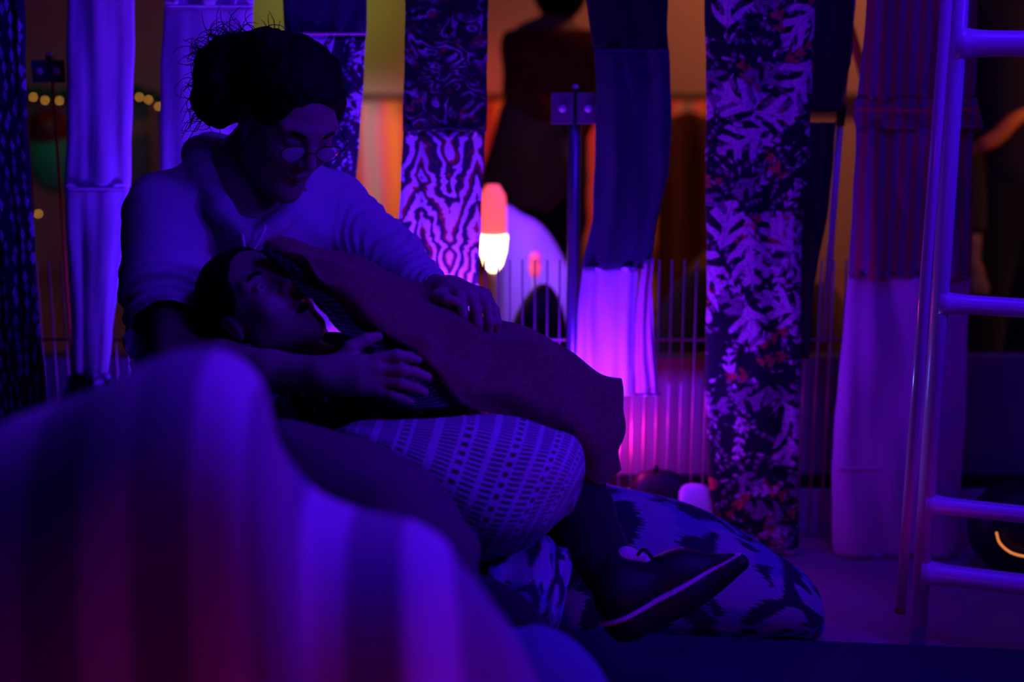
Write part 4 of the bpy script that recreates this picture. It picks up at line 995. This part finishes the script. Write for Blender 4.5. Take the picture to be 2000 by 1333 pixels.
# dark floor pouf carrying the pile
def zq(px_, Y): return P(px_, 1100, Y)[0]
fp = [((zq(x, 2.3), 2.3, h), (zq(x, 2.3), 2.3, .001), w) for x, h, w in ((500, .05, .03), (560, .13, .14), (680, .17, .17), (820, .18, .18), (960, .14, .17), (1060, .10, .12), (1130, .06, .03))]
fp = [(np.array(a_), np.array(b_)+[0, 0, 0], w) for a_, b_, w in fp]
tag(pillow('floor_pouf', fp, M['black'], None, 50, 36, 3.0), 'low black floor pouf under the bolster and the child', 'pouf')
wp = [(np.array([x, 2.60, h]), np.array([x, 2.60, .001]), w) for x, h, w in ((-.78, .05, .03), (-.70, .09, .14), (-.56, .10, .2), (-.42, .10, .2), (-.30, .09, .14), (-.24, .05, .03))]
tag(pillow('seat_pouf', wp, M['black'], None, 40, 36, 3.0), 'black floor cushion the woman sits on', 'cushion')
# foreground striped blanket over a beanbag
def wpt(px_, py_, Y, z): q = P(px_, py_, Y); return np.array([q[0], Y, z])
sil = [(-160, 900), (-60, 862), (0, 838), (60, 812), (130, 782), (200, 752), (260, 724), (320, 704), (380, 697), (430, 702), (470, 718), (503, 750), (528, 810), (550, 880), (578, 935), (620, 978), (680, 1000), (750, 1010), (810, 1024), (860, 1058), (890, 1098), (906, 1150), (911, 1220), (910, 1290), (909, 1400)]
fsec = []; us = []
for i, (x, y) in enumerate(sil):
    x_ = x if x < 885 else 885
    z_bot = .004
    fsec.append((P(x, y, 1.28), wpt(min(x, 880)*1.0+60, 1200, 1.22, z_bot), .16 if i < 19 else .16-.02*(i-18)))
    us.append((x+20)/190.0)
fb = pillow('striped_blanket', fsec, M['stripe'], None, 150, 72, 2.6, lambda u, v: .004*np.sin(u*24+v*3)+.003*np.sin(v*4+u*9), us)
tag(fb, 'large blurred striped fleece blanket heaped in the foreground at lower left', 'blanket')
bs = [(P(x, y, 1.62), wpt(x, 1300, 1.60, .043), t) for x, y, t in ((820, 1240, .02), (870, 1205, .06), (915, 1196, .08), (960, 1214, .09), (1005, 1236, .09), (1055, 1230, .09), (1110, 1250, .085), (1155, 1288, .07), (1185, 1330, .05), (1205, 1390, .02))]
tag(pillow('blue_fleece', bs, M['blueb'], None, 60, 40, 2.4), 'blurred blue fleece heap at the bottom centre', 'blanket')
# ------------------------------------------------------------------ people beyond the wall
def bperson(label, f_skin, cloths, boxes, hairf, loc, res=.012):
    r = empty('person', loc, label, 'person')
    sdf_mesh('body', f_skin, boxes[0], boxes[1], res, M['skin'], r)
    for nm, f, mt_ in cloths: sdf_mesh(nm, f, boxes[0], boxes[1], res, mt_, r)
    sdf_mesh('hair', hairf, boxes[0], boxes[1], res*.8, M['hair'], r)
YP = 4.9
def Q(px_, py_, dy=0): return P(px_, py_, YP+dy)
hipz = Q(1050, 330)
tor1 = union([cap(Q(1075, 90), Q(1078, 180), .100, .092), cap(Q(1030, 85), Q(1125, 95), .065, .065), cap(Q(1035, 110), Q(1030, 165), .055, .05)], .05)
arm1 = union(chain([Q(1150, 85), Q(1158, 190, -.05), Q(1120, 270, -.15)], [.045, .036, .028])+chain([Q(1012, 90), Q(1012, 175, -.06), Q(1060, 215, -.12)], [.042, .036, .028]), .02)
leg1 = union([cap(Q(1040, 250), (Q(1020, 400)[0], YP-.05, .45), .095, .06), cap((Q(1020, 400)[0], YP-.05, .45), (Q(1020, 400)[0], YP, .04), .05, .035), cap(Q(1090, 250), (Q(1105, 400)[0], YP-.02, .45), .085, .06), cap((Q(1105, 400)[0], YP-.02, .45), (Q(1105, 400)[0], YP+.02, .04), .05, .035), cap((Q(1020, 400)[0], YP, .03), (Q(1020, 400)[0], YP-.14, .03), .03, .028), cap((Q(1105, 400)[0], YP, .03), (Q(1105, 400)[0], YP-.14, .03), .03, .028)], .03)
hd1 = union([ell(Q(1092, -20), (.075, .090, .105)), cap(Q(1092, 20), Q(1085, 70), .045, .05)], .02)
hand1 = union([ell(Q(1110, 280, -.17), (.03, .02, .035))]+[cap(Q(1105+5*i, 290, -.18), Q(1100+7*i, 312+4*(i % 3), -.18), .008, .006) for i in range(5)], .006)
sk1 = union([tor1, arm1, leg1, hd1, hand1], .02)
bb = (np.array([Q(930, 0)[0], YP-.35, -.0]), np.array([Q(1210, 0)[0], YP+.25, 1.36]))
skirt = union([cap(Q(1040, 235), Q(1025, 350), .115, .150), cap(Q(1090, 235), Q(1085, 345), .10, .12)], .05)
def zcut(f, z0, z1): return lambda p: np.maximum(np.maximum(f(p), p[:, 2]-z1), z0-p[:, 2])
zw = Q(1070, 192)[2]
bperson('person in a maroon top turned away beyond the low wall, centre', sk1, [
    ('maroon_jumper', lambda p: np.maximum(smin(tor1(p), arm1(p), .03)-.014, p[:, 2]-Q(1075, 58)[2]), M['jacket']),
    ('grey_trousers', zcut(lambda p: leg1(p)-.016, .06, zw), M['black']),
    ('tied_jacket', zcut(lambda p: skirt(p)+wav(p, 18, .008, 2), .45, zw), M['greyc'])], bb,
    lambda p: np.maximum(ell(Q(1094, -28), (.095, .105, .12))(p), -ell(Q(1094, -20, -.13) if False else Q(1094, 10, .12), (.06, .08, .09))(p)), (float(Q(1070, 0)[0]), YP, 0))
YP2 = 4.0
def Q2(px_, py_, dy=0): return P(px_, py_, YP2+dy)
tor2 = union([cap(Q2(1965, 60), Q2(1965, 300), .14, .12), cap(Q2(1900, 40), Q2(2050, 40), .07, .07)], .05)
arm2 = union(chain([Q2(1893, 50), Q2(1885, 260, -.04), Q2(1893, 470, -.10)], [.055, .042, .030]), .02)
hand2 = union([ell(Q2(1905, 535, -.12), (.028, .018, .038))]+[cap(Q2(1895+7*i, 548, -.13), Q2(1896+9*i, 580-4*abs(i-2), -.13), .009, .007) for i in range(5)]+chain([Q2(1893, 470, -.10), Q2(1900, 520, -.12)], [.030, .022]), .006)
leg2 = union([cap(Q2(1945, 330), (Q2(1930, 400)[0], YP2, .45), .10, .07), cap((Q2(1930, 400)[0], YP2, .45), (Q2(1930, 400)[0], YP2, .04), .06, .04), cap(Q2(2010, 330), (Q2(2030, 400)[0], YP2, .45), .10, .07), cap((Q2(2030, 400)[0], YP2, .45), (Q2(2030, 400)[0], YP2, .04), .06, .04)], .03)
hd2 = union([ell(Q2(1985, -150), (.078, .095, .112)), cap(Q2(1980, -90), Q2(1975, 0), .05, .055)], .02)
sk2 = union([tor2, arm2, hand2, leg2, hd2], .02)
bb2 = (np.array([Q2(1810, 0)[0], YP2-.3, 0]), np.array([Q2(2150, 0)[0], YP2+.3, 1.62]))
zs = Q2(0, 300)[2]
bperson('person in dark clothes with one arm hanging down, beyond the ladder at the right edge', sk2, [
    ('dark_jumper', lambda p: np.maximum(np.minimum(tor2(p), arm2(p)+np.maximum(0, Q2(0, 440)[2]-p[:, 2])*3)-.016, p[:, 2]-Q2(0, -15)[2]), M['brownblk']),
    ('dark_trousers', zcut(lambda p: leg2(p)-.018, .05, zs), M['black'])], bb2,
    lambda p: np.maximum(ell(Q2(1987, -165, .02), (.092, .11, .118))(p), -ell(Q2(1985, -130, -.12), (.07, .09, .10))(p)), (float(Q2(1970, 0)[0]), YP2, 0))
tube('orange_bundle', spline([Q2(1880, 300, -.10), Q2(1912, 288, -.155), Q2(1945, 268, -.165), Q2(1980, 235, -.16), Q2(2015, 215, -.13)], 20), [.014+.010*math.sin(PI*i/19) for i in range(20)], M['orange'], C.objects['person.003'] if 'person.003' in C.objects else None, 10)  # orange bundle across the figure, parented like its clothing
# round dark tub with its orange rim light built as a glowing arc, right edge
tc = G(2010, 1085); tcx = P(1995, 1000, 2.75)
tub = empty('round_bag', (tcx[0], 2.75, 0), 'round black bag, its thin orange rim light built as a glowing arc, on the floor at the right edge', 'bag')
ball('bag_body', (tcx[0], 2.75, .10), (.105, .09, .10), M['blackpl'], tub)
rm = [P(1941+0, 1036, 2.64)]
arc = spline([P(1946, 1040, 2.665), P(1952, 1060, 2.66), P(1968, 1076, 2.655), P(1985, 1084, 2.65), P(2005, 1088, 2.65)], 20)
tube('rim_light_arc', arc, .0025, M['rimglow'], tub, 8)
